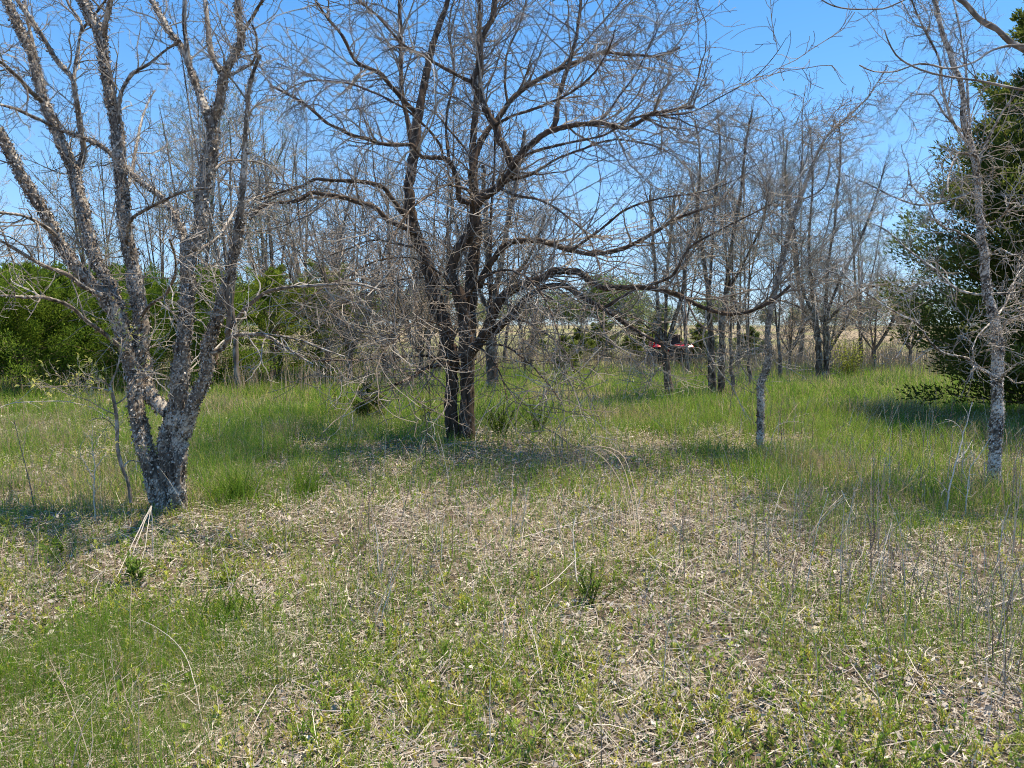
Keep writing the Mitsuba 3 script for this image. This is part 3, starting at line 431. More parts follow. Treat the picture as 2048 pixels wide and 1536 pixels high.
  (0.0434, 0.0186, [[8.77,21.5,1.743],[8.246,21.5,2.884],[8.065,21.5,4.157],[7.739,21.5,5.557],[7.774,21.5,6.804]]),
  (0.0434, 0.0124, [[9.005,21.5,1.6],[9.502,21.064,2.301],[10.126,20.651,2.697],[10.758,20.276,2.543],[10.902,20.0,2.0]]),
  (0.0434, 0.0124, [[8.775,21.5,1.6],[8.274,21.895,2.183],[7.781,22.168,2.337],[7.308,22.5,1.9]]),
 ],
 'K': [
  (0.16, 0.12, [[-0.473,18.0,-0.069],[-0.484,18.0,0.757],[-0.506,18.0,1.48],[-0.468,18.0,2.199]]),
  (0.09, 0.04, [[-0.481,18.0,2.079],[-0.574,18.0,3.15],[-0.619,18.0,4.211],[-0.699,18.0,5.378]]),
  (0.08, 0.04, [[-0.457,18.0,2.079],[-0.289,18.1,2.92],[-0.109,18.229,4.006],[0.133,18.372,5.219],[0.315,18.5,6.315]]),
  (0.06, 0.03, [[-0.469,18.0,1.72],[-0.048,17.834,2.548],[0.423,17.681,3.239],[0.764,17.5,4.138]]),
  (0.06, 0.03, [[-0.481,18.0,1.72],[-0.895,18.158,2.685],[-1.263,18.314,3.658],[-1.513,18.5,4.885]]),
 ],
 'S': [
  (0.017, 0.013, [[-3.117,6.0,0.152],[-3.126,5.983,0.322],[-3.156,5.971,0.435],[-3.187,5.952,0.623],[-3.171,5.931,0.833],[-3.179,5.913,1.0],[-3.198,5.9,1.125]]),
  (0.008, 0.003, [[-3.181,5.9,1.065],[-3.26,5.803,1.109],[-3.35,5.693,1.134],[-3.436,5.583,1.139],[-3.497,5.5,1.138]]),
  (0.007, 0.003, [[-3.191,5.9,1.105],[-3.226,5.818,1.171],[-3.264,5.749,1.207],[-3.293,5.7,1.225]]),
  (0.007, 0.003, [[-3.198,5.9,1.117],[-3.129,5.9,1.264],[-3.091,5.9,1.403],[-3.009,5.9,1.561],[-2.981,5.9,1.679]]),
  (0.006, 0.003, [[-3.156,5.9,0.885],[-3.249,5.842,0.951],[-3.318,5.795,1.016],[-3.403,5.743,1.06],[-3.472,5.7,1.095]]),
  (0.006, 0.003, [[-3.165,5.9,0.965],[-3.089,5.96,1.039],[-3.056,6.022,1.156],[-2.966,6.096,1.261],[-2.852,6.2,1.43]]),
  (0.006, 0.003, [[-3.21,6.0,0.668],[-3.179,5.885,0.807],[-3.217,5.778,0.88],[-3.252,5.7,0.863]]),
  (0.006, 0.003, [[-3.171,6.0,0.43],[-3.136,6.063,0.492],[-3.073,6.124,0.46],[-3.043,6.2,0.552]]),
 ],
}

# ------------------------------------------------------------------ traced trees: trunk and limbs in metres (start radius, end radius, centre line)
def limb_mesh(p, r0, r1, step, k, rough, flare=0., seed=0, r_pow=1.):
    _, L = spline(p, 8); m = max(6, int(L / step)); P, _ = spline(p, m)
    s = np.linspace(0, 1, m); R = r0 + (r1 - r0) * s ** r_pow
    if flare: R = R * (1 + flare * np.exp(-s * L / .14))
    rg = np.random.default_rng(seed + 7)
    P = P + (meshkit.noise(np.stack([s * L * 6, s * 0 + seed * 3.1, s * 0], -1), seed)[:, None] - .5) * rg.normal(size=3) * max(r0 * .35, .012)
    v, f, N = tubes(P[None], R[None], k)
    rr = np.repeat(R, k)[:, None]
    q = v * [1, 1, .35]
    big = meshkit.fbm(q * 9, 3, seed)[:, None] - .5
    a = (meshkit.fbm(q * [34, 34, 18], 3, seed + 1)[:, None] - .5)
    v = v + N * (big * .5 + a * rough) * np.minimum(rr, .09)
    return v, f, N, P, R, big[:, 0], a[:, 0]
def bark_colour(v, N, a, dark, mid, pale, amount, seed, updown=.25, fq=(26, 26, 20)):
    l = meshkit.fbm(v * fq, 3, seed + 5); l2 = meshkit.fbm(v * 5, 2, seed + 6)
    c = np.asarray(dark) + (np.asarray(mid) - dark) * ss(-.22, .2, a)[:, None]
    w = ss(.52, .62, l * .62 + l2 * .38 + amount + updown * .2 * N[:, 2])[:, None]
    return c * (1 - w) + np.asarray(pale) * w
def traced(key, sk, cols, step, k, rough, nt, flare=.25, trunks=1, flakes=0, seed=0):
    """parts trunk, limb ...; returns the limbs resampled for sprouting"""
    PP, RR, fl = [], [], []
    for i, (r0, r1, p) in enumerate(sk):
        thin = r0 < .022
        v, f, N, P, R, big, a = limb_mesh(p, r0, r1, step * (1.6 if thin else 1), max(6, k // 3) if thin else k if r0 > .04 else k * 2 // 3, rough, flare if i < trunks else 0, seed + i, .8)
        put(f'{key}__trunk' if i < trunks else f'{key}__limb', (v, f), 'bark', bark_colour(v, N, a, *cols, seed, fq=(1.1 / step, 1.1 / step, .8 / step)), smooth=True)
        P2, _ = spline(p, 24); PP.append(P2); RR.append(np.interp(np.linspace(0, 1, 24), np.linspace(0, 1, len(R)), R))
        if flakes: fl.append((v, N, np.full(len(v), r0)))
    return np.array(PP), np.array(RR), fl
def bark_flakes(key, fl, n, rng, size, cols):
    v = np.vstack([a[0] for a in fl]); N = np.vstack([a[1] for a in fl]); r = np.concatenate([a[2] for a in fl])
    pr = np.where(r > .011, np.minimum(r, .06) ** 1.0, 0); i = rng.choice(len(v), n, p=pr / pr.sum())
    t = unit(rng.normal(size=(n, 3)) * .5 + [0, 0, 1.]); nn = N[i]; t = unit(t - (t * nn).sum(1, keepdims=True) * nn * .8)
    L = rng.uniform(*size, n) * np.minimum(r[i] / .05 + .25, 1)
    d = unit(t * rng.choice([-1, 1], (n, 1)) + nn * rng.uniform(.05, .9, (n, 1)))
    vv, ff = leaves(v[i] + nn * .001 + rng.normal(0, .004, (n, 3)), d, unit(nn + rng.normal(0, .35, (n, 3))), L, L * rng.uniform(.4, .9, n))
    cc = np.asarray(cols)[rng.integers(0, len(cols), n)] * rng.uniform(.7, 1.2, (n, 1))
    k = put(f'{key}__bark_flakes', (vv, ff), 'bark', np.repeat(cc, 5, 0)); labels[k] = {'kind': 'stuff'}
def crown(key, PP, RR, n1, n2_, n3, L1, L2, L3, rng, base, pale, up1=.15, up2=.0, keep=None, skip=0, ang=(30, 75), r1=.011, t0=.12, rmin=.0015, bias=None, wob=.3):
    A, RA = PP[skip:], RR[skip:]
    P1, R1 = sprout(A, RA, n1, rng, L1, ang, t0, 9, wob, up1, .55, r1, rmin * 1.3, bias=bias)
    src = np.concatenate([P1]); P2, R2 = sprout(P1, R1, n2_, rng, L2, (30, 75), .1, 6, wob, up2, .65, r1 * .45, rmin)
    Pm, Rm = sprout(A, RA, n2_ // 6, rng, L2, (40, 85), .1, 6, wob, up2, .5, r1 * .4, rmin)
    P3, R3 = sprout(np.concatenate([P2, Pm]), np.concatenate([R2, Rm]), n3, rng, L3, (30, 80), .1, 3, wob * 1.3, up2, .8, r1 * .25, rmin * .85)
    v, f, c = twigs([(P1, R1, 5), (P2, R2, 3), (Pm, Rm, 3), (P3, R3, 3)], rng, base, pale)
    put(f'{key}__crown', (v, f), 'bark', c)
    return P1, P2, P3
rng = np.random.default_rng(11)
GREY = [[.46, .43, .38], [.30, .265, .225], [.56, .53, .48], [.17, .14, .115], [.10, .083, .07]]
PP, RR, fl = traced('shaggy_tree', SK['A'], ((.045, .036, .028), (.20, .17, .14), (.48, .455, .40), .0), .012, 40, .8, 0, .18, 3, True, 100)
bark_flakes('shaggy_tree', fl, 30000, rng, (.010, .032), GREY)
crown('shaggy_tree', PP, RR, 230, 1200, 2400, (.25, .85), (.12, .45), (.04, .16), rng, (.185, .16, .13), (.48, .455, .41), .12, .02, skip=3, r1=.009, rmin=.0021)
tag('shaggy_tree', 'multi-stemmed bare tree with shaggy lichen-grey flaking bark at left in the foreground', 'tree')
PP, RR, fl = traced('arching_tree', SK['C'], ((.035, .027, .020), (.12, .088, .066), (.40, .375, .33), -.11), .02, 30, .5, 0, .22, 2, True, 300)
bark_flakes('arching_tree', [fl[i] for i in range(2, len(fl))], 3500, rng, (.012, .03), GREY)
crown('arching_tree', PP, RR, 850, 4200, 5600, (.5, 2.1), (.2, .8), (.06, .24), rng, (.15, .122, .098), (.48, .45, .395), .10, -.03, skip=4, r1=.017, rmin=.0034, t0=.3)
tag('arching_tree', 'large dark-barked bare tree with twin trunk and wide arching limbs in the centre', 'tree')
PP, RR, fl = traced('slim_tree', SK['D'], ((.04, .033, .027), (.16, .135, .11), (.66, .63, .57), .04), .013, 26, .5, 0, .2, 1, True, 500)
bark_flakes('slim_tree', fl, 4500, rng, (.008, .024), [[.68, .65, .6], [.5, .47, .42], [.16, .13, .11]])
crown('slim_tree', PP, RR, 150, 900, 2200, (.2, .8), (.1, .4), (.04, .14), rng, (.2, .175, .145), (.58, .55, .5), .08, .0, skip=1, r1=.007, rmin=.0024)
tag('slim_tree', 'slim bare tree with white-flecked bark at the right, in front of the big dark cedar', 'tree')
PP, RR, fl = traced('overhanging_tree', SK['O'], ((.1, .085, .07), (.25, .22, .19), (.5, .47, .43), 0), .04, 14, .4, 0, .2, 1, False, 600)
crown('overhanging_tree', PP, RR, 60, 420, 1100, (.3, .9), (.12, .45), (.05, .18), rng, (.2, .17, .14), (.36, .33, .3), .05, -.02, skip=1, r1=.007)
tag('overhanging_tree', 'bare branches reaching in from beyond the top right edge', 'tree')
PP, RR, fl = traced('leaning_tree', SK['E'], ((.07, .06, .048), (.33, .29, .235), (.62, .58, .51), .04), .015, 20, .5, 0, .2, 1, True, 700)
bark_flakes('leaning_tree', fl[:3], 2200, rng, (.012, .03), GREY)
crown('leaning_tree', PP, RR, 170, 1100, 2600, (.3, 1.0), (.12, .5), (.05, .18), rng, (.19, .165, .135), (.52, .49, .43), .15, .03, skip=1, r1=.007, rmin=.0024)
tag('leaning_tree', 'slender pale-barked tree leaning right, between the central tree and the slim white-flecked one', 'tree')
for key, s_, n1, lab, sd in (('forked_tree', 'F', 120, 'dark-trunked bare tree in front of the red vehicle', 800), ('twin_trunk_tree', 'G', 150, 'bare twin-trunk tree just right of the red vehicle', 830),
                        ('clump_tree', 'I', 260, 'bushy bare double-stemmed tree with drooping twigs, behind the leaning tree', 860), ('mottled_tree', 'K', 150, 'bare tree with pale mottled trunk standing just right behind the central trunk', 890)):
    PP, RR, fl = traced(key, SK[s_], ((.035, .028, .022), (.15, .122, .098), (.44, .41, .36), -.03), .04, 16, .5, 0, .15, 1 if s_ in 'FK' else 2, False, sd)
    crown(key, PP, RR, n1, n1 * 6, n1 * 7, (.6, 1.9), (.25, .9), (.08, .3), rng, (.2, .18, .15), (.48, .455, .40), .2 if s_ != 'I' else .05, .05, skip=1, r1=.014, rmin=.0036)
    tag(key, lab, 'tree')
# leafy sapling in front of the shaggy tree
PP, RR, fl = traced('leafy_sapling', SK['S'], ((.12, .10, .08), (.3, .26, .22), (.5, .47, .42), .0), .02, 9, .3, 0, 0, 1, False, 950)
P1, P2, P3 = crown('leafy_sapling', PP, RR, 40, 160, 200, (.1, .35), (.06, .2), (.03, .08), rng, (.3, .26, .21), (.5, .46, .4), .05, 0, skip=1, r1=.0028, t0=.3, rmin=.0012)
e = np.concatenate([P2[:, -1], P1[:, -1], P1[:, 5]]); e = np.repeat(e[e[:, 0] < -3.0], 2, 0); e = e[rng.random(len(e)) < .75]; n = len(e)
v, f = leaves(e + rng.normal(0, .012, (n, 3)), unit(rng.normal(size=(n, 3)) + [0, 0, .4]), unit(rng.normal(size=(n, 3)) * .6 + [0, 0, 1]), rng.uniform(.028, .05, n), rng.uniform(.013, .024, n))
put('leafy_sapling__leaves', (v, f), 'leaf', np.repeat(np.array([[.55, .55, .17]]) * rng.uniform(.7, 1.25, (n, 1)), 5, 0))
tag('leafy_sapling', 'thin crooked sapling with small yellow-green new leaves left of the shaggy tree', 'sapling')

# ------------------------------------------------------------------ bare trees of the thicket: a few kinds, each copied
def wild_tree(kind, H, r, leaders, n1, n2_, n3, spread, up, seed, base, pale, green=0):
    rg = np.random.default_rng(seed); sk = []
    z = np.linspace(0, 1, 6)[:, None]
    h0 = H * rg.uniform(.16, .3)
    sk.append((r, r * .8, np.hstack([np.cumsum(rg.normal(0, .03 * H / 6, (6, 2)), 0) * z, z * h0])))
    top = sk[0][2][-1]
    for i in range(leaders):
        a = i * 2.4 + rg.uniform(0, 1); L = H * rg.uniform(.6, .95) - h0 * .3; s = np.linspace(0, 1, 7)
        out = spread * L * rg.uniform(.5, 1.1) * s ** .8
        p = np.stack([top[0] + np.cos(a) * out, top[1] + np.sin(a) * out, h0 * .95 + L * s], -1) + np.cumsum(rg.normal(0, .035, (7, 3)), 0) * s[:, None]
        sk.append((r * rg.uniform(.45, .7), r * .12, p))
    for r0, r1, p in list(sk[1:]):
        for _ in range(2):
            j = rg.integers(1, 5); a = rg.uniform(0, 6.28); L = H * rg.uniform(.15, .35); s = np.linspace(0, 1, 6)
            sk.append((r0 * .45, r * .07, p[j] + np.stack([np.cos(a) * L * .6 * s, np.sin(a) * L * .6 * s, L * s * rg.uniform(.2, 1)], -1) + np.cumsum(rg.normal(0, .02 * L, (6, 3)), 0) * s[:, None]))
    parts, PP, RR = [], [], []
    for i, (r0, r1, p) in enumerate(sk):
        P, L = spline(p, 16); R = r0 + (r1 - r0) * np.linspace(0, 1, 16)
        if i == 0: R = R * (1 + .3 * np.exp(-np.linspace(0, 1, 16) * 12))
        v, f, N = tubes(P[None], R[None], 9); v = v + N * (meshkit.fbm(v * [9, 9, 4], 3, seed)[:, None] - .5) * np.repeat(R, 9)[:, None] * .7
        parts.append((v, f, bark_colour(v, N, meshkit.fbm(v * 14, 2, seed) - .5, (.06, .05, .041), (.18, .15, .125), (.42, .39, .34), -.02, seed))); PP.append(P); RR.append(R)
    PP, RR = np.array(PP), np.array(RR)
    P1, R1 = sprout(PP[1:], RR[1:], n1, rg, (.10 * H, .26 * H), (25, 65), .08, 8, .3, up, .5, .016, .006)
    P2, R2 = sprout(P1, R1, n2_, rg, (.04 * H, .12 * H), (25, 70), .1, 5, .3, up * .6, .6, .010, .005)
    P3, R3 = sprout(P2, R2, n3, rg, (.012 * H, .045 * H), (25, 75), .1, 3, .4, up * .4, .8, .006, .004)
    tr = cat(parts[:1]); lm = cat(parts[1:])
    cr = twigs([(P1, R1, 4), (P2, R2, 3), (P3, R3, 3)], rg, base, pale)
    g = {'type': 'shapegroup', 'trunk': mikit.ply(tr[:2], 'bark', smooth=True, color=tr[2]), 'limbs': mikit.ply(lm[:2], 'bark', smooth=True, color=lm[2]), 'crown': mikit.ply(cr[:2], 'bark', color=cr[2])}
    if green:
        e = np.concatenate([P2[:, -1], P3[:, -1], P2[:, 2]]); e = e[rg.integers(0, len(e), green)] + rg.normal(0, .03, (green, 3))
        v, f = leaves(e, unit(rg.normal(size=(green, 3))), unit(rg.normal(size=(green, 3)) + [0, 0, .5]), rg.uniform(.04, .075, green), rg.uniform(.02, .035, green))
        g['leaves'] = mikit.ply((v, f), 'leaf', color=np.repeat(np.array([[.20, .26, .07]]) * rg.uniform(.7, 1.3, (green, 1)), 5, 0))
    scene[kind] = g
B1, B2 = (.21, .19, .155), (.48, .455, .40)
wild_tree('kind_upright', 8.5, .075, 4, 70, 480, 800, .16, .45, 21, B1, B2)
wild_tree('kind_spreading', 7.5, .10, 5, 100, 700, 1200, .38, .25, 22, B1, B2)
wild_tree('kind_budding', 8.5, .09, 4, 80, 560, 900, .2, .4, 23, B1, B2, 2600)
wild_tree('kind_brush', 4.2, .07, 7, 150, 1000, 1500, .55, .02, 24, (.27, .22, .175), (.44, .39, .33))
wild_tree('kind_pole', 9.5, .08, 2, 60, 420, 800, .10, .5, 25, B1, B2)
def copy(name, kind, x, y, s, rot, label, category, group=None, sz=None):
    i = 0; k = name
    while k in scene: i += 1; k = f'{name}_{i:03d}'
    scene[k] = {'type': 'instance', 'to_world': T().translate([x, y, float(gz(x, y)) - .04]).rotate([0, 0, 1], rot).scale([s, s, sz or s]), 'g': {'type': 'ref', 'id': kind}}
    tag(k, label, category, group); return k
rg = np.random.default_rng(77)
def thicket(name, spots, label, category, group):
    order = sorted(q[1] for q in spots)
    for kind, px, y, s in spots:
        copy(name, kind, (px - 1024) / 1490 * y, y, s, float(rg.uniform(0, 360)), label % ORD[order.index(px)], category, group)
ORD = ['leftmost', 'second from left', 'third from left', 'fourth from left', 'fifth from left', 'sixth from left', 'seventh from left', 'eighth from left', 'ninth from left', 'tenth from left', 'rightmost']
U, SP, BU, BR, PO = 'kind_upright', 'kind_spreading', 'kind_budding', 'kind_brush', 'kind_pole'
thicket('thicket_tree', [(BU, 390, 22, 1.0), (U, 475, 17.5, .95), (BU, 560, 25, 1.05), (SP, 640, 24, 1.0), (U, 520, 29, 1.1), (PO, 430, 27, 1.0), (PO, 600, 30, 1.0), (U, 690, 28, 1.0), (U, 320, 29, 1.0)],
        '%s bare grey tree in the thicket between the shaggy and the central tree', 'tree', 'thicket trees left of the central tree')
thicket('edge_tree', [(U, -20, 26, 1.0), (SP, 90, 29, .95), (BU, 180, 27, .95), (U, -160, 24, 1.0), (PO, 240, 31, 1.0)],
        '%s bare grey tree rising behind the cedars at the far left', 'tree', 'bare trees behind the left cedars')
thicket('backdrop_tree', [(U, 790, 24, 1.0), (SP, 860, 29, 1.0), (PO, 880, 22, 1.0), (U, 930, 31, .95), (PO, 1010, 27, .9), (U, 1060, 24, .7)],
        '%s bare upright tree seen through the limbs right behind the central tree', 'tree', 'bare trees behind the central tree')
thicket('right_tree', [(BU, 1475, 25, .85), (PO, 1560, 22, .72), (BU, 1600, 30, 1.0), (BU, 1725, 26, .78), (BU, 1375, 24, .75)],
        '%s slender bare tree in the group behind the leaning tree at right', 'tree', 'bare trees right of the red vehicle')
for px, y, r_ in ((1468, 17.0, .8), (1503, 18.2, .9)):
    copy('thin_tree', PO, (px - 1024) / 1490 * y, y, .62, 40 * r_, 'thin bare pole-like tree ' + ('close to the right of the twin-trunk tree' if px < 1490 else 'between the twin-trunk tree and the leaning tree'), 'tree')
thicket('brush_thicket', [(BR, 700, 20, 1.1), (BR, 770, 22, 1.15), (BR, 840, 20.5, 1.0), (BR, 640, 22.5, 1.1), (BR, 560, 21, 1.0), (BR, 1660, 24, .95), (BR, 1750, 25, .95), (BR, 1580, 26, .8), (BR, 1820, 27, .9), (BR, 1050, 22, .55), (BR, 900, 25, 1.1)],
        '%s tangled grey-brown leafless thicket bush behind the trees', 'bush', 'leafless thicket bushes')

# ------------------------------------------------------------------ cedars
def cedar(H, Rm, nb, sp, L, W, seed, base, tipc, low=.04, prof=.75, lumps=.3, group=True, drop=.0, inner=.3):
    """plumes of flat sprays along up-curving branches"""
    rg = np.random.default_rng(seed)
    t = rg.random(nb) ** .85; zz = H * (low + (.97 - low) * t)
    a = rg.uniform(0, 6.283, nb)
    env = Rm * np.clip((1 - t) ** prof, .03, 1) * np.minimum(1, .55 + 3.2 * t) * (1 + lumps * rg.normal(0, 1, nb)).clip(.45, 1.5)
    s = np.linspace(0, 1, 6); lift = rg.uniform(-.05 - drop, .45, nb)[:, None] + .5 * t[:, None]
    P = np.stack([np.cos(a)[:, None] * env[:, None] * s, np.sin(a)[:, None] * env[:, None] * s, zz[:, None] + env[:, None] * lift * s ** 1.5], -1)
    P = P + np.cumsum(rg.normal(0, .03, P.shape), 1) * Rm * s[:, None] * .6
    R = np.maximum(.012 * H / 4 * (1 - .8 * s)[None] * (env / Rm)[:, None], .003)
    n = nb * sp; i = np.repeat(np.arange(nb), sp); u = inner + (1.02 - inner) * rg.random(n) ** .6
    x = u * 5; k = np.minimum(x.astype(int), 4); w = (x - k)[:, None]
    c = P[i, k] * (1 - w) + P[i, k + 1] * w
    rad = .19 * env[i] * (1.15 - .75 * u) + .03 * Rm
    off = unit(rg.normal(size=(n, 3))) * (rad * rg.random(n) ** .4)[:, None] * [1, 1, .75]
    c = c + off
    dirn = unit(unit(P[i, -1] - P[i, 0]) * .6 + off / np.maximum(rad, .01)[:, None] * .7 + rg.normal(size=(n, 3)) * .35 + [0, 0, .35])
    nr = unit(rg.normal(size=(n, 3)) + [0, 0, .3]); nr = unit(nr - (nr * dirn).sum(1, keepdims=True) * dirn)
    keep = c[:, 2] > .05 * H
    c, dirn, nr, u, i = c[keep], dirn[keep], nr[keep], u[keep], i[keep]; n = len(c)
    v, f = leaves(c, dirn, nr, rg.uniform(*L, n), rg.uniform(*W, n), True)
    tone = rg.uniform(.75, 1.25, nb)[i][:, None] * rg.uniform(.7, 1.3, (n, 1)); mixw = (rg.random((n, 1)) ** 1.5)
    col = (np.asarray(base) * (1 - mixw) + np.asarray(tipc) * mixw) * tone
    z = np.linspace(0, H * .92, 10); tp = np.stack([z * .0, z * .0, z], -1); tr = tubes(tp[None], (.03 * H / 4 + .022 * H * (1 - z / H * 1.04))[None], 9)
    br = tubes(P, R, 4)
    return (tr[0], tr[1], np.tile([[.20, .14, .105]], (len(tr[0]), 1))), (br[0], br[1], np.tile([[.22, .16, .12]], (len(br[0]), 1))), (v, f, np.repeat(col, 4, 0))
def cedar_kind(kind, *a, **k):
    tr, br, fo = cedar(*a, **k)
    scene[kind] = {'type': 'shapegroup', 'trunk': mikit.ply(tr[:2], 'bark', smooth=True, color=tr[2]), 'branches': mikit.ply(br[:2], 'bark', color=br[2]), 'foliage': mikit.ply(fo[:2], 'leaf', color=fo[2])}
LG, LT = (.10, .18, .025), (.25, .35, .05)
cedar_kind('kind_cedar', 3.05, 1.7, 150, 420, (.04, .10), (.010, .025), 31, LG, LT, prof=.7, low=.1, drop=.1, lumps=.4)
cedar_kind('kind_cedar_wide', 2.7, 2.0, 150, 420, (.04, .10), (.010, .025), 32, LG, LT, prof=.62, low=.1, drop=.1, lumps=.42)
cedar_kind('kind_cedar_open', 3.4, 1.6, 100, 330, (.04, .10), (.010, .025), 33, (.13, .20, .03), (.32, .40, .06), prof=.7, low=.12, lumps=.4)
cedar_kind('kind_small_cedar', 1.7, .75, 80, 130, (.06, .14), (.02, .045), 34, (.11, .16, .035), (.24, .29, .07), prof=.8)
spots = [('kind_cedar_wide', 40, 17.2, 1.05, 'cedar at the far left edge of the photo'), ('kind_cedar', 165, 18.0, .95, 'second cedar from the left edge, half behind the leafy sapling'),
         ('kind_cedar_wide', 300, 18.4, .95, 'cedar showing between the stems of the shaggy tree'), ('kind_cedar', 430, 18.8, .98, 'cedar just right of the shaggy tree'),
         ('kind_cedar_open', 545, 19.8, .92, 'open cedar in the middle of the left thicket'), ('kind_cedar_open', 655, 21.0, .98, 'open feathery cedar nearest the central tree on its left'),
         ('kind_cedar', -110, 16.5, 1.1, 'cedar beyond the left edge'), ('kind_cedar_wide', 95, 21.5, 1.15, 'taller cedar behind the leftmost ones'), ('kind_cedar', 235, 22, 1.1, 'cedar further back behind the shaggy tree')]
for kind, px, y, s, lab in spots:
    copy('cedar', kind, (px - 1024) / 1490 * y, y, s, float(rg.uniform(0, 360)), 'bright green bushy ' + lab, 'cedar tree')
for px, y, s, lab in ((1128, 25, .75, 'small dense cedar lowest in the field, right of the central trunk'), (1158, 33, .9, 'small cedar behind the lowest one in the field'), (1205, 34, 1.2, 'taller small cedar in the middle of the dry field'),
                      (1275, 31, 1.15, 'small cedar directly left of the red vehicle'), (1318, 37, 1.25, 'small cedar behind the red vehicle'), (1400, 29, 1.0, 'small cedar between the red vehicle and the twin-trunk tree'), (1075, 38, .9, 'small cedar at the far side of the dry field'), (1500, 30, .9, 'small cedar behind the thin pole-like trees')):
    copy('small_cedar', 'kind_small_cedar', (px - 1024) / 1490 * y, y, s, float(rg.uniform(0, 360)), 'olive green ' + lab, 'cedar tree')
copy('cedar_seedling', 'kind_small_cedar', -2.36, 12.1, .42, 10, 'knee-high feathery cedar seedling in the grass left of the central trunk', 'cedar tree')
tr, br, fo = cedar(6.0, 2.1, 340, 800, (.04, .10), (.013, .03), 36, (.075, .115, .025), (.19, .215, .05), prof=.55, low=.02, lumps=.2, drop=.05, inner=.12)
tr, br, fo = ((q[0] * 1.11, q[1], q[2]) for q in (tr, br, fo)); off = np.array([8.75, 11.9, -.03])
put('dark_cedar__trunk', (tr[0] + off, tr[1]), 'bark', tr[2], smooth=True); put('dark_cedar__branches', (br[0] + off, br[1]), 'bark', br[2]); put('dark_cedar__foliage', (fo[0] + off, fo[1]), 'leaf', fo[2])
tag('dark_cedar', 'large dark olive-green cedar filling the right edge', 'cedar tree')

# ------------------------------------------------------------------ line of trees along the far edge of the field
def far_tree(kind, H, Rm, n, seed, base, tipc, size):
    rg = np.random.default_rng(seed); m = 16
    ctr = np.stack([rg.normal(0, .42, m) * Rm, rg.normal(0, .42, m) * Rm, H * rg.uniform(.3, .85, m)], -1); cr = Rm * rg.uniform(.28, .5, m)
    i = rg.integers(0, m, n); o = unit(rg.normal(size=(n, 3))); p = ctr[i] + o * (cr[i] * rg.random(n) ** .35)[:, None]
    v, f = leaves(p, unit(o + rg.normal(0, .6, (n, 3))), unit(rg.normal(size=(n, 3)) + [0, 0, .6]), rg.uniform(*size, n), rg.uniform(*size, n) * .6)
    w = rg.random((n, 1)); c = (np.asarray(base) * (1 - w) + np.asarray(tipc) * w) * rg.uniform(.8, 1.2, m)[i][:, None]
    P = np.stack([np.zeros((1 + m, 5)) + np.linspace(0, 1, 5) * np.r_[0, ctr[:, 0]][:, None], np.linspace(0, 1, 5) * np.r_[0, ctr[:, 1]][:, None], np.r_[0, np.full(m, H * .2)][:, None] + np.linspace(0, 1, 5) * np.r_[H * .6, ctr[:, 2] - H * .2][:, None]], -1)
    tb = tubes(P, np.repeat(np.r_[[H * .02], np.full(m, H * .008)][:, None], 5, 1), 5)
    scene[kind] = {'type': 'shapegroup', 'trunk': mikit.ply(tb[:2], 'bark', color=np.tile([[.22, .18, .15]], (len(tb[0]), 1))), 'crown': mikit.ply((v, f), 'leaf', color=np.repeat(c, 5, 0))}
far_tree('kind_far_green', 7, 4.2, 5200, 41, (.13, .20, .05), (.26, .34, .09), (.2, .42))
far_tree('kind_far_pale', 6.4, 4, 4200, 42, (.22, .26, .12), (.34, .37, .2), (.18, .4))
far_tree('kind_far_grey', 6.0, 3.8, 3600, 43, (.22, .19, .16), (.30, .28, .22), (.1, .3))
rg = np.random.default_rng(5)
for j, x in enumerate(np.arange(-62, 92, 3.1)):
    y = 118 + rg.uniform(0, 16); kk = rg.integers(0, 3)
    copy(('green_far_tree', 'pale_far_tree', 'grey_far_tree')[kk], ('kind_far_green', 'kind_far_pale', 'kind_far_grey')[kk], float(x + rg.uniform(-1.5, 1.5)), float(y), float(rg.uniform(.8, 1.3)) * (.75 if x > 20 else 1), float(rg.uniform(0, 360)),
         ('leafy green tree in the line along the far edge of the field', 'pale yellow-green tree in the line along the far edge of the field', 'still leafless grey tree in the line along the far edge of the field')[kk], 'tree', ('green trees of the far tree line', 'pale trees of the far tree line', 'grey trees of the far tree line')[kk])

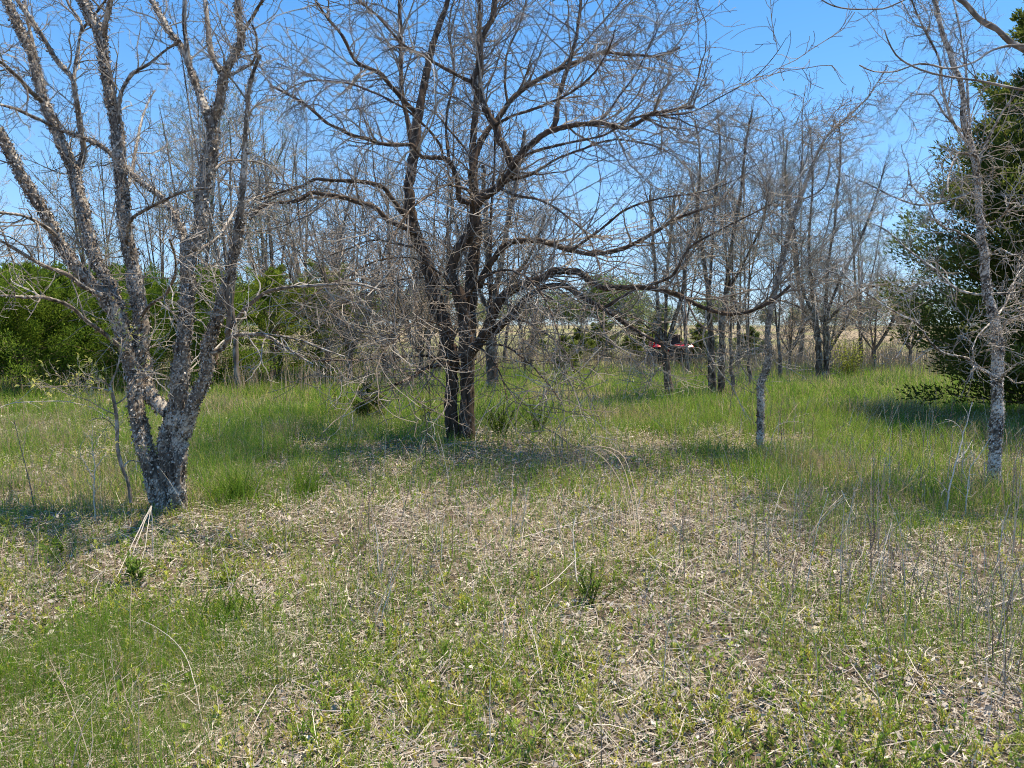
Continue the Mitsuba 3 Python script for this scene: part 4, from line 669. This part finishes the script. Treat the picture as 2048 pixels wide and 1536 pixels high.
WK = {
 'bent_reed': [(0.0041,0.0027,[[-2.466,5.0,-0.077],[-2.461,5.0,0.133],[-2.459,5.0,0.369]]),(0.0034,0.002,[[-2.459,5.0,0.369],[-2.469,4.89,0.284],[-2.469,4.728,0.163],[-2.467,4.581,0.063],[-2.467,4.4,-0.044]]),(0.0034,0.002,[[-2.459,5.0,0.366],[-2.468,4.9,0.265],[-2.47,4.768,0.134],[-2.471,4.648,0.024],[-2.48,4.55,-0.055]]),(0.0027,0.002,[[-2.459,5.0,0.366],[-2.445,4.913,0.261],[-2.418,4.808,0.139],[-2.408,4.7,0.023]])],
 'arching_cane': [(0.0054,0.002,[[0.547,9.6,-0.009],[0.557,9.563,0.167],[0.618,9.527,0.329],[0.756,9.489,0.437],[0.92,9.452,0.441],[1.119,9.401,0.333],[1.334,9.328,0.1],[1.4,9.3,-0.003]]),(0.0041,0.002,[[0.747,9.5,0.04],[0.729,9.456,0.248],[0.789,9.419,0.407],[0.864,9.4,0.448]])],
 'arching_cane_b': [(0.0041,0.0027,[[0.945,5.3,-0.096],[0.947,5.481,0.144],[0.93,5.644,0.375],[0.861,5.796,0.589],[0.723,5.89,0.633],[0.572,5.983,0.61],[0.503,6.031,0.556],[0.511,6.075,0.469],[0.567,6.135,0.361],[0.608,6.2,0.233]]),(0.0041,0.0027,[[0.911,5.4,-0.098],[0.937,5.624,0.145],[0.915,5.824,0.376],[0.854,5.962,0.531],[0.744,6.06,0.588],[0.711,6.125,0.489],[0.675,6.207,0.359],[0.673,6.3,0.198]]),(0.0034,0.002,[[0.865,5.3,-0.085],[0.883,5.431,0.12],[0.855,5.554,0.317],[0.722,5.717,0.556],[0.594,5.8,0.628]])],
 'pale_stem': [(0.0048,0.0027,[[0.386,4.17,-0.052],[0.42,4.241,0.043],[0.378,4.302,0.12],[0.378,4.373,0.225],[0.371,4.44,0.328],[0.393,4.5,0.421]]),(0.0027,0.002,[[0.372,4.3,0.218],[0.3,4.199,0.185],[0.243,4.117,0.161],[0.154,4.0,0.145]])],
 'dry_stick': [(0.0048,0.0027,[[-0.089,5.4,-0.011],[0.212,5.533,0.034],[0.526,5.665,0.076],[0.855,5.8,0.14]])],
 'fallen_branch': [(0.0075,0.0048,[[-0.08,3.72,-0.065],[0.066,3.666,-0.046],[0.166,3.628,-0.036],[0.264,3.587,-0.057],[0.355,3.55,-0.06]]),(0.0027,0.0014,[[0.167,3.66,-0.051],[0.206,3.679,0.001],[0.271,3.7,0.039]])],
 'white_stem': [(0.0075,0.0034,[[3.622,6.1,-0.041],[3.681,6.189,0.171],[3.767,6.272,0.368],[3.855,6.348,0.549],[3.944,6.424,0.734],[4.043,6.5,0.922]]),(0.0041,0.002,[[3.688,6.2,0.168],[3.534,6.068,0.304],[3.444,6.0,0.359]]),(0.0041,0.002,[[3.798,6.3,0.427],[3.959,6.444,0.489],[4.117,6.6,0.575]]),(0.0041,0.002,[[3.908,6.4,0.641],[3.828,6.353,0.744],[3.687,6.3,0.802]])],
 'white_stem_b': [(0.0054,0.002,[[3.717,6.0,-0.06],[3.763,6.071,0.219],[3.807,6.117,0.399],[3.917,6.158,0.538],[4.033,6.2,0.68]]),(0.0027,0.0014,[[3.785,6.1,0.297],[3.732,6.1,0.444],[3.737,6.1,0.611]])],
 'pale_stalk_a': [(0.0041,0.002,[[3.359,4.9,-0.044],[3.409,4.951,0.285],[3.47,5.0,0.601]])],
 'pale_stalk_b': [(0.0041,0.002,[[3.193,4.8,-0.044],[3.22,4.8,0.258],[3.254,4.8,0.425]]),(0.002,0.0014,[[3.22,4.8,0.258],[3.225,4.752,0.189],[3.233,4.7,0.286]])],
 'dark_twig': [(0.0041,0.002,[[2.211,4.5,-0.03],[2.234,4.534,0.142],[2.238,4.57,0.323],[2.209,4.6,0.474]]),(0.0027,0.0014,[[2.211,4.5,0.217],[2.234,4.5,0.342],[2.224,4.5,0.436]])],
 'dark_twig_b': [(0.0041,0.002,[[1.499,4.05,-0.045],[1.586,4.142,0.064],[1.644,4.229,0.181],[1.703,4.3,0.278]])],
 'fallen_limb': [(0.0082,0.0034,[[2.053,3.75,-0.043],[2.282,3.855,-0.026],[2.54,3.976,0.028],[2.915,4.132,0.054],[3.082,4.2,0.073]]),(0.0041,0.002,[[2.556,4.0,0.018],[2.655,4.0,-0.025],[2.807,4.0,-0.039]])],
 'fallen_limb_b': [(0.0061,0.0027,[[2.39,4.2,0.019],[2.578,4.127,0.011],[2.736,4.064,0.001],[2.888,4.0,-0.002]]),(0.0034,0.002,[[2.592,4.15,0.003],[2.775,4.215,0.037],[3.029,4.3,0.067]])],
 'stem_left_dark': [(0.0041,0.002,[[-4.102,6.3,0.006],[-4.202,6.379,0.303],[-4.297,6.445,0.555],[-4.375,6.5,0.768]])],
 'stem_left_white': [(0.0054,0.002,[[-3.344,5.9,-0.041],[-3.378,5.928,0.19],[-3.376,5.958,0.438],[-3.404,5.981,0.63],[-3.4,6.0,0.791]]),(0.0034,0.0014,[[-3.379,5.95,0.349],[-3.433,5.933,0.475],[-3.468,5.919,0.58],[-3.379,5.9,0.724]]),(0.0027,0.0014,[[-3.38,5.95,0.431],[-3.356,6.046,0.516],[-3.346,6.1,0.569]])],
 'long_cane': [(0.0041,0.002,[[-4.031,5.5,0.859],[-3.889,5.628,0.975],[-3.802,5.693,1.007],[-3.634,5.807,1.007],[-3.442,5.932,0.966],[-3.3,6.038,0.848],[-3.235,6.1,0.744]])],
 'twig_plant': [(0.0048,0.002,[[-1.093,5.6,-0.043],[-1.108,5.675,0.172],[-1.114,5.719,0.299],[-1.182,5.754,0.382],[-1.256,5.8,0.501]]),(0.0027,0.0014,[[-1.111,5.7,0.264],[-1.044,5.644,0.414],[-1.042,5.6,0.539]])],
 'forked_stem': [(0.0054,0.0027,[[-0.835,4.6,-0.024],[-0.854,4.646,0.139],[-0.864,4.675,0.244],[-0.88,4.7,0.335]]),(0.0048,0.002,[[-0.841,4.6,0.024],[-0.806,4.553,0.136],[-0.801,4.5,0.264]])],
 'arc_grass': [(0.002,0.001,[[-1.158,2.75,-0.153],[-1.275,2.782,-0.061],[-1.425,2.815,0.011],[-1.577,2.845,0.034],[-1.755,2.878,0.032],[-1.88,2.9,0.031]]),(0.0014,0.0007,[[-1.442,2.85,-0.008],[-1.541,2.85,0.018],[-1.661,2.85,0.008],[-1.782,2.85,-0.029]])],
 'tall_straw': [(0.002,0.001,[[-1.166,2.75,-0.123],[-1.253,2.898,-0.015],[-1.333,3.024,0.09],[-1.415,3.122,0.176],[-1.511,3.193,0.224],[-1.695,3.3,0.26]])],
 'tall_straw_b': [(0.002,0.001,[[-1.609,2.9,-0.121],[-1.636,2.933,-0.013],[-1.674,2.966,0.098],[-1.702,3.0,0.215]])],
 'tall_straw_c': [(0.002,0.001,[[-1.206,2.8,-0.123],[-1.07,2.915,-0.12],[-0.936,3.012,-0.14],[-0.791,3.111,-0.145],[-0.656,3.2,-0.136]])],
 'tall_straw_d': [(0.0027,0.0014,[[0.071,3.3,-0.107],[0.038,3.441,-0.043],[-0.063,3.8,0.164],[-0.162,3.993,0.288],[-0.241,4.2,0.455]])],
 'tall_straw_e': [(0.0027,0.0014,[[0.136,3.2,0.026],[0.112,3.372,0.11],[0.075,3.5,0.178]])],
 'short_sapling': [(0.0041,0.0014,[[3.137,9.0,0.048],[3.192,9.033,0.259],[3.282,9.057,0.391],[3.476,9.085,0.419],[3.58,9.1,0.398]])],
 'short_sapling_b': [(0.0041,0.0014,[[3.235,8.9,0.066],[3.261,8.942,0.333],[3.248,8.971,0.513],[3.302,9.0,0.692]])],
}

# ------------------------------------------------------------------ red vehicle parked behind the forked tree
def box(cx, cy, cz, sx, sy, sz, bev=.03, taper=1.):
    b = min(bev, sx * .3, sy * .3, sz * .3); X, Y, Z = sx / 2, sy / 2, sz / 2
    pts = []
    for zz, ins, tp in ((-Z, b, 1), (-Z + b, 0, 1), (Z - b, 0, taper), (Z, b, taper)):
        x, y = (X - ins) * tp, (Y - ins) * tp
        pts += [[x - b, -y, zz], [x, -y + b, zz], [x, y - b, zz], [x - b, y, zz], [-x + b, y, zz], [-x, y - b, zz], [-x, -y + b, zz], [-x + b, -y, zz]]
    v = np.array(pts) + [cx, cy, cz]
    f = []
    for r in range(3):
        for k in range(8):
            a, b2 = r * 8 + k, r * 8 + (k + 1) % 8; f += [[a, b2, b2 + 8], [a, b2 + 8, a + 8]]
    for k in range(1, 7): f += [[0, k + 1, k], [24, 24 + k, 25 + k]]
    return v, np.array(f)
def rod(*p, r=.02, k=8, n=12):
    P, _ = spline(p, n); v, f, _ = tubes(P[None], np.full((1, n), r), k); return v, f
def lathe(prof, cx, cy, cz, k=24):
    """profile (radius, along x) turned round the x axis"""
    a = np.arange(k) * 2 * np.pi / k; prof = np.array(prof); m = len(prof)
    v = np.stack([np.repeat(prof[:, 1], k), (prof[:, :1] * np.cos(a)).ravel(), (prof[:, :1] * np.sin(a)).ravel()], -1) + [cx, cy, cz]
    i = (np.arange(m - 1)[:, None] * k + np.arange(k)).ravel(); j = (np.arange(m - 1)[:, None] * k + (np.arange(k) + 1) % k).ravel()
    return v, np.vstack([np.stack([i, j, j + k], 1), np.stack([i, j + k, i + k], 1)])
def join(*ms):
    at, V, Fc = 0, [], []
    for v, f in ms: V.append(v); Fc.append(f + at); at += len(v)
    return np.vstack(V), np.vstack(Fc)
VS = .9; VX, VY = 5.98, 28.3; VZ = float(gz(VX, VY))
def vp(part, mesh, bsdf): return put('utility_vehicle__' + part, (mesh[0] * VS + [VX, VY, VZ], mesh[1]), bsdf, smooth=30)
vp('chassis', join(box(0, 0, .42, .95, 2.3, .16), box(0, -1.16, .48, .8, .08, .12)), 'black_plastic')
vp('hood', join(box(0, -.95, .84, .80, .62, .26, .07, .9)), 'red_paint')
for s in (-1, 1):
    vp('fender', box(s * .55, -.82, .93, .40, .72, .12, .05, .85), 'red_paint')
    vp('headlight', box(s * .52, -1.2, .86, .2, .03, .08, .015), 'grey_metal')
    vp('side_panel', box(s * .66, .25, .60, .06, .85, .34, .02), 'black_plastic')
vp('front_grille', join(*[box(0, -1.27, .66 + .06 * k, .5, .02, .03, .008) for k in range(4)], box(0, -1.25, .75, .56, .02, .34, .01)), 'black_plastic')
vp('bumper', join(rod([-.5, -1.32, .5], [-.5, -1.4, .6], [0, -1.42, .64], [.5, -1.4, .6], [.5, -1.32, .5], r=.03), rod([-.22, -1.4, .62], [-.22, -1.36, .86], [.22, -1.36, .86], [.22, -1.4, .62], r=.022)), 'black_plastic')
vp('cargo_bed', join(box(0, .95, .80, 1.2, .85, .08), box(-.6, .95, .95, .05, .85, .26), box(.6, .95, .95, .05, .85, .26), box(0, 1.38, .95, 1.2, .05, .26)), 'red_paint')
vp('roof', box(0, .1, 1.90, 1.22, 1.2, .07, .03, .96), 'black_plastic')
for s in (-1, 1):
    vp('roof_post', rod([s * .62, -.62, .85], [s * .60, -.45, 1.4], [s * .56, -.38, 1.88], r=.026), 'black_plastic')
    vp('roof_post', rod([s * .62, .62, .85], [s * .62, .6, 1.4], [s * .56, .52, 1.88], r=.026), 'black_plastic')
    k = vp('seat', join(box(s * .3, .18, .82, .5, .46, .14, .05), box(s * .3, .44, 1.12, .48, .12, .56, .05)), 'black_plastic')
    vp('windscreen_frame', rod([s * .58, -.55, 1.0], [s * .04, -.55, 1.0], r=.012), 'black_plastic')
vp('steering_wheel', rod(*[[-.3 + .17 * math.cos(a), -.3 + .05 * math.sin(a), 1.12 + .17 * math.sin(a)] for a in np.linspace(0, 6.283, 13)], r=.014, n=26), 'black_plastic')
vp('rear_window', (np.array([[-.52, .585, 1.08], [.52, .585, 1.08], [.5, .545, 1.82], [-.5, .545, 1.82]]), np.array([[0, 1, 2], [0, 2, 3]])), 'clear_shield')
for s in (-1, 1):
    for yy in (-.85, .85):
        w = vp('wheel', lathe([(.16, -.1), (.32, -.13), (.335, -.1), (.335, .1), (.32, .13), (.16, .1)], s * .62, yy, .335), 'rubber')
        put(w + '__rim', (lambda m: (m[0] * VS + [VX, VY, VZ], m[1]))(lathe([(.0, s * .06), (.06, s * .07), (.09, s * .04), (.17, s * .09), (.18, s * .02)], s * .62, yy, .335)), 'grey_metal', smooth=30)
        lugs = [box(0, 0, .345, .24, .07, .03, .008) for _ in range(1)][0]
        L_ = []
        for q in np.arange(14) * 2 * math.pi / 14:
            c_, s_ = math.cos(q), math.sin(q); L_.append((lugs[0] @ np.array([[1, 0, 0], [0, c_, s_], [0, -s_, c_]]) + [s * .62, yy, .335], lugs[1]))
        put(w + '__tread', (lambda m: (m[0] * VS + [VX, VY, VZ], m[1]))(join(*L_)), 'rubber', smooth=30)
tag('utility_vehicle', 'small red off-road utility vehicle with dark roof parked beyond the trees', 'utility vehicle')

# ------------------------------------------------------------------ single canes, stems, sticks (start radius, end radius, centre line)
rng = np.random.default_rng(99)
PALE, TAN, DARK = (.52, .475, .40), (.46, .38, .27), (.17, .13, .105)
INFO = {'bent_reed': ('bent_reed', PALE, 'pale dry reed snapped over beside the foot of the shaggy tree', 'dry reed', 0), 'arching_cane': ('arching_cane', PALE, 'pale cane arching over in the grass, the farther of two', 'dry cane', 3), 'arching_cane_b': ('arching_cane', TAN, 'tall brown cane bent into a hoop in the middle foreground, the nearer of two', 'dry cane', 6),
    'pale_stem': ('crooked_stem', PALE, 'crooked pale stem standing in the middle of the foreground', 'dry stem', 3), 'dry_stick': ('leaning_stick', PALE, 'long pale stick leaning almost flat across the middle litter', 'stick', 0),
    'fallen_branch': ('fallen_stick', (.5, .44, .37), 'short grey stick lying on the ground low in the centre', 'stick', 3), 'white_stem': ('white_stem', PALE, 'white dead stem leaning right, left of the slim tree', 'dead stem', 8), 'white_stem_b': ('white_stem', PALE, 'white dead stem standing between the leaning white stem and the slim tree', 'dead stem', 6),
    'pale_stalk_a': ('tall_stalk', TAN, 'straight tan stalk closest to the right edge', 'dry stalk', 2), 'pale_stalk_b': ('tall_stalk', PALE, 'pale stalk just right of the foot of the slim tree', 'dry stalk', 3), 'dark_twig': ('dark_twig', DARK, 'dark upright twig in the grass between the leaning and the slim tree', 'twig', 8), 'dark_twig_b': ('dark_twig', DARK, 'dark forked twig standing right of centre in the foreground', 'twig', 6),
    'fallen_limb': ('fallen_limb', PALE, 'long bleached branch lying over the dead brush at the right edge', 'branch', 10), 'fallen_limb_b': ('fallen_limb', (.5, .45, .4), 'grey branch lying flat behind the bleached one at the right edge', 'branch', 8), 'stem_left_dark': ('weed_stalk', DARK, 'dark bare weed stalk at the far left', 'weed stalk', 5), 'stem_left_white': ('weed_stalk', PALE, 'white knobbly weed stalk left of the shaggy tree', 'weed stalk', 12),
    'long_cane': ('low_cane', PALE, 'long pale cane hanging level across the grass at the left edge', 'dry cane', 4), 'twig_plant': ('twiggy_shoot', DARK, 'dark twiggy shoot in front of the gap left of the central tree', 'twig', 7), 'forked_stem': ('pronged_weed', PALE, 'short pale two-pronged stem left of centre in the foreground', 'dead stem', 2),
    'arc_grass': ('arching_straw', TAN, 'thin straw arching leftwards over the bottom left grass', 'straw', 2), 'tall_straw': ('long_straw', PALE, 'longest pale straw, bending up to the left in the bottom left', 'straw', 0), 'tall_straw_b': ('long_straw', TAN, 'upright tan straw in the bottom left grass', 'straw', 0), 'tall_straw_c': ('long_straw', TAN, 'straw leaning right near the bottom edge, left of centre', 'straw', 0),
    'tall_straw_d': ('long_straw', TAN, 'long straw leaning left in the centre foreground', 'straw', 0), 'tall_straw_e': ('long_straw', PALE, 'short pale straw low in the centre foreground', 'straw', 0), 'short_sapling': ('root_sprout', PALE, 'pale hooked sprout at the right foot of the leaning tree', 'sprout', 0), 'short_sapling_b': ('root_sprout', DARK, 'dark straight sprout right of the leaning tree', 'sprout', 5)}
def numbered(n):
    if not any(k == n or k.startswith(n + '__') for k in scene): return n
    i = 1
    while any(k == f'{n}_{i:03d}' or k.startswith(f'{n}_{i:03d}__') for k in scene): i += 1
    return f'{n}_{i:03d}'
for w, (name, col, lab, category, tw) in INFO.items():
    key = numbered(name); PP, RR = [], []
    for j, (r0, r1, p) in enumerate(WK[w]):
        P, L = spline(p, 22); R = np.linspace(r0, r1, 22) * (1 + .25 * rng.random(22)); P = P + rng.normal(0, r0 * .35, P.shape)
        v, f, N = tubes(P[None], R[None], 6)
        c = np.array(col) * (.75 + .5 * meshkit.fbm(v * 60, 2, 3)[:, None])
        if len(WK[w]) == 1 and not tw: put(key, (v, f), 'straw', c, smooth=True)
        else: put(f'{key}__stem', (v, f), 'straw', c, smooth=True)
        PP.append(P); RR.append(R)
    if tw:
        P1, R1 = sprout(np.array(PP), np.array(RR), tw * 2, rng, (.05, .2), (25, 65), .25, 5, .25, .1, .6, .003, .001)
        v, f, _ = tubes(P1, R1, 4); labels[put(f'{key}__twigs', (v, f), 'straw', tint(len(P1), 20, col, rng, .2))] = {'kind': 'stuff'}
    tag(key, lab, category)
# weeds one can tell apart
def weed(name, x, y, n, L, W, h, col, lab, category, grassy=False):
    key = numbered(name); a = rng.uniform(0, 6.28, n); z = float(gz(x, y))
    if grassy:
        v, f = ribbons(x + rng.normal(0, .09, n), y + rng.normal(0, .09, n), np.full(n, z), rng.uniform(*L, n), rng.uniform(*W, n), np.clip(rng.normal(.6, .25, n), .1, 1.1), rng, 5)
        put(key + '__blades', (v, f), 'leaf', np.repeat(np.array([col]) * rng.uniform(.7, 1.25, (n, 1)), 10, 0)); tag(key, lab, category); return
    ns = max(3, n // 12); sx, sy = rng.normal(0, h * .28, (2, ns)); hh = h * rng.uniform(.5, 1, ns)
    P = np.stack([x + sx[:, None] * np.linspace(.2, 1, 4), y + sy[:, None] * np.linspace(.2, 1, 4), z + hh[:, None] * np.linspace(0, 1, 4)], -1)
    v, f, _ = tubes(P, np.full((ns, 4), .003), 4); put(key + '__stems', (v, f), 'leaf', np.tile(np.array(col) * [1.1, .85, .9], (len(v), 1)))
    i = rng.integers(0, ns, n); t = rng.uniform(.15, 1, n); xx = t * 3; k = np.minimum(xx.astype(int), 2); w = (xx - k)[:, None]; b = P[i, k] * (1 - w) + P[i, k + 1] * w
    el = np.radians(rng.uniform(5, 60, n)); d = np.stack([np.cos(a) * np.cos(el), np.sin(a) * np.cos(el), np.sin(el)], -1); nr = np.stack([-np.cos(a) * np.sin(el), -np.sin(a) * np.sin(el), np.cos(el)], -1)
    v, f = leaves(b, d, nr, rng.uniform(*L, n), rng.uniform(*W, n)); put(key + '__leaves', (v, f), 'leaf', np.repeat(np.array([col]) * rng.uniform(.7, 1.3, (n, 1)), 5, 0)); tag(key, lab, category)
G1, G2, G3 = (.12, .2, .04), (.26, .34, .06), (.17, .26, .045)
weed('weed_clump', -2.30, 4.50, 60, (.06, .12), (.014, .026), .2, (.15, .24, .05), 'dark green broad-leaved weed clump beside the snapped reed', 'weed')
weed('weed_clump', -3.1, 5.0, 40, (.05, .1), (.014, .026), .16, G3, 'green weed clump near the left edge beyond the snapped reed', 'weed')
weed('weed_clump', -1.75, 4.45, 70, (.04, .07), (.009, .016), .16, G2, 'yellow-green leafy weed clump right of the snapped reed', 'weed')
weed('weed_clump', .45, 4.2, 120, (.035, .06), (.009, .016), .22, G1, 'dark leafy weed clump at the foot of the crooked pale stem', 'weed')
weed('weed_clump', 2.55, 2.95, 40, (.05, .09), (.018, .03), .14, (.14, .22, .04), 'bright leafy weed in the bottom right corner', 'weed')
weed('grass_tuft', -1.55, 3.95, 90, (.12, .26), (.007, .012), .2, (.12, .2, .03), 'arching broad-bladed grass tuft left of centre in the foreground', 'grass tuft', True)
weed('grass_tuft', -.75, 3.3, 50, (.1, .2), (.006, .01), .2, (.22, .3, .05), 'yellowish grass tuft in the foreground left of the fallen stick', 'grass tuft', True)
weed('grass_tuft', -2.5, 6.6, 260, (.18, .38), (.006, .011), .2, (.13, .23, .03), 'dark green grass tuft at the right foot of the shaggy tree', 'grass tuft', True)
weed('grass_tuft', -1.95, 6.9, 160, (.15, .3), (.006, .011), .2, (.14, .24, .03), 'dark green grass tuft a step right of the shaggy tree', 'grass tuft', True)
weed('leafy_shrub', -.15, 10.6, 420, (.03, .06), (.016, .03), .55, (.09, .15, .03), 'dark leafy shrub against the right side of the central trunk', 'shrub')
weed('leafy_shrub', .35, 10.9, 320, (.03, .06), (.016, .03), .6, (.13, .21, .04), 'leafy shrub a step right of the central trunk', 'shrub')
weed('leafy_shrub', -1.3, 11.4, 260, (.03, .06), (.014, .028), .6, (.2, .28, .05), 'thin leafy shrub left of the central trunk', 'shrub')
weed('leafy_shrub', -3.0, 12.6, 260, (.03, .06), (.014, .028), .7, (.28, .36, .07), 'yellow-green shrub beside the cedar seedling', 'shrub')
weed('leafy_shrub', 10.2, 22.5, 900, (.05, .09), (.03, .05), 1.3, (.28, .34, .07), 'yellow-green bush left of the big dark cedar, under drooping twigs', 'shrub')
# stones
def stone(name, x, y, sx, sy, sz, col, lab, seed):
    import trimesh
    m = trimesh.creation.icosphere(3); v = np.array(m.vertices); v = v * (1 + .55 * (meshkit.fbm(v * 1.6 + seed, 3, seed)[:, None] - .5)) * [sx, sy, sz]
    v = v + (meshkit.fbm(v * 40, 3, seed)[:, None] - .5) * .012 * unit(v); c = np.array(col) * (.6 + .8 * meshkit.fbm(v * 30, 3, 9)[:, None])
    put(name, (v + [x, y, float(gz(x, y)) + sz * .1], np.array(m.faces)), 'bark', c, smooth=40 if False else True); 
stone('stone', 1.50, 3.02, .07, .055, .032, (.40, .35, .25), '', 3); tag('stone', 'yellowish weathered stone half sunk in the weeds at the bottom right', 'stone')
stone('stone', 1.42, 2.76, .06, .04, .02, (.46, .41, .33), '', 5); tag('stone_001', 'flat pale stone nearest the bottom edge at right', 'stone')
stone('stone', 1.6, 3.75, .06, .045, .022, (.42, .37, .28), '', 8); tag('stone_002', 'pale stone under the leaves behind the yellowish one', 'stone')
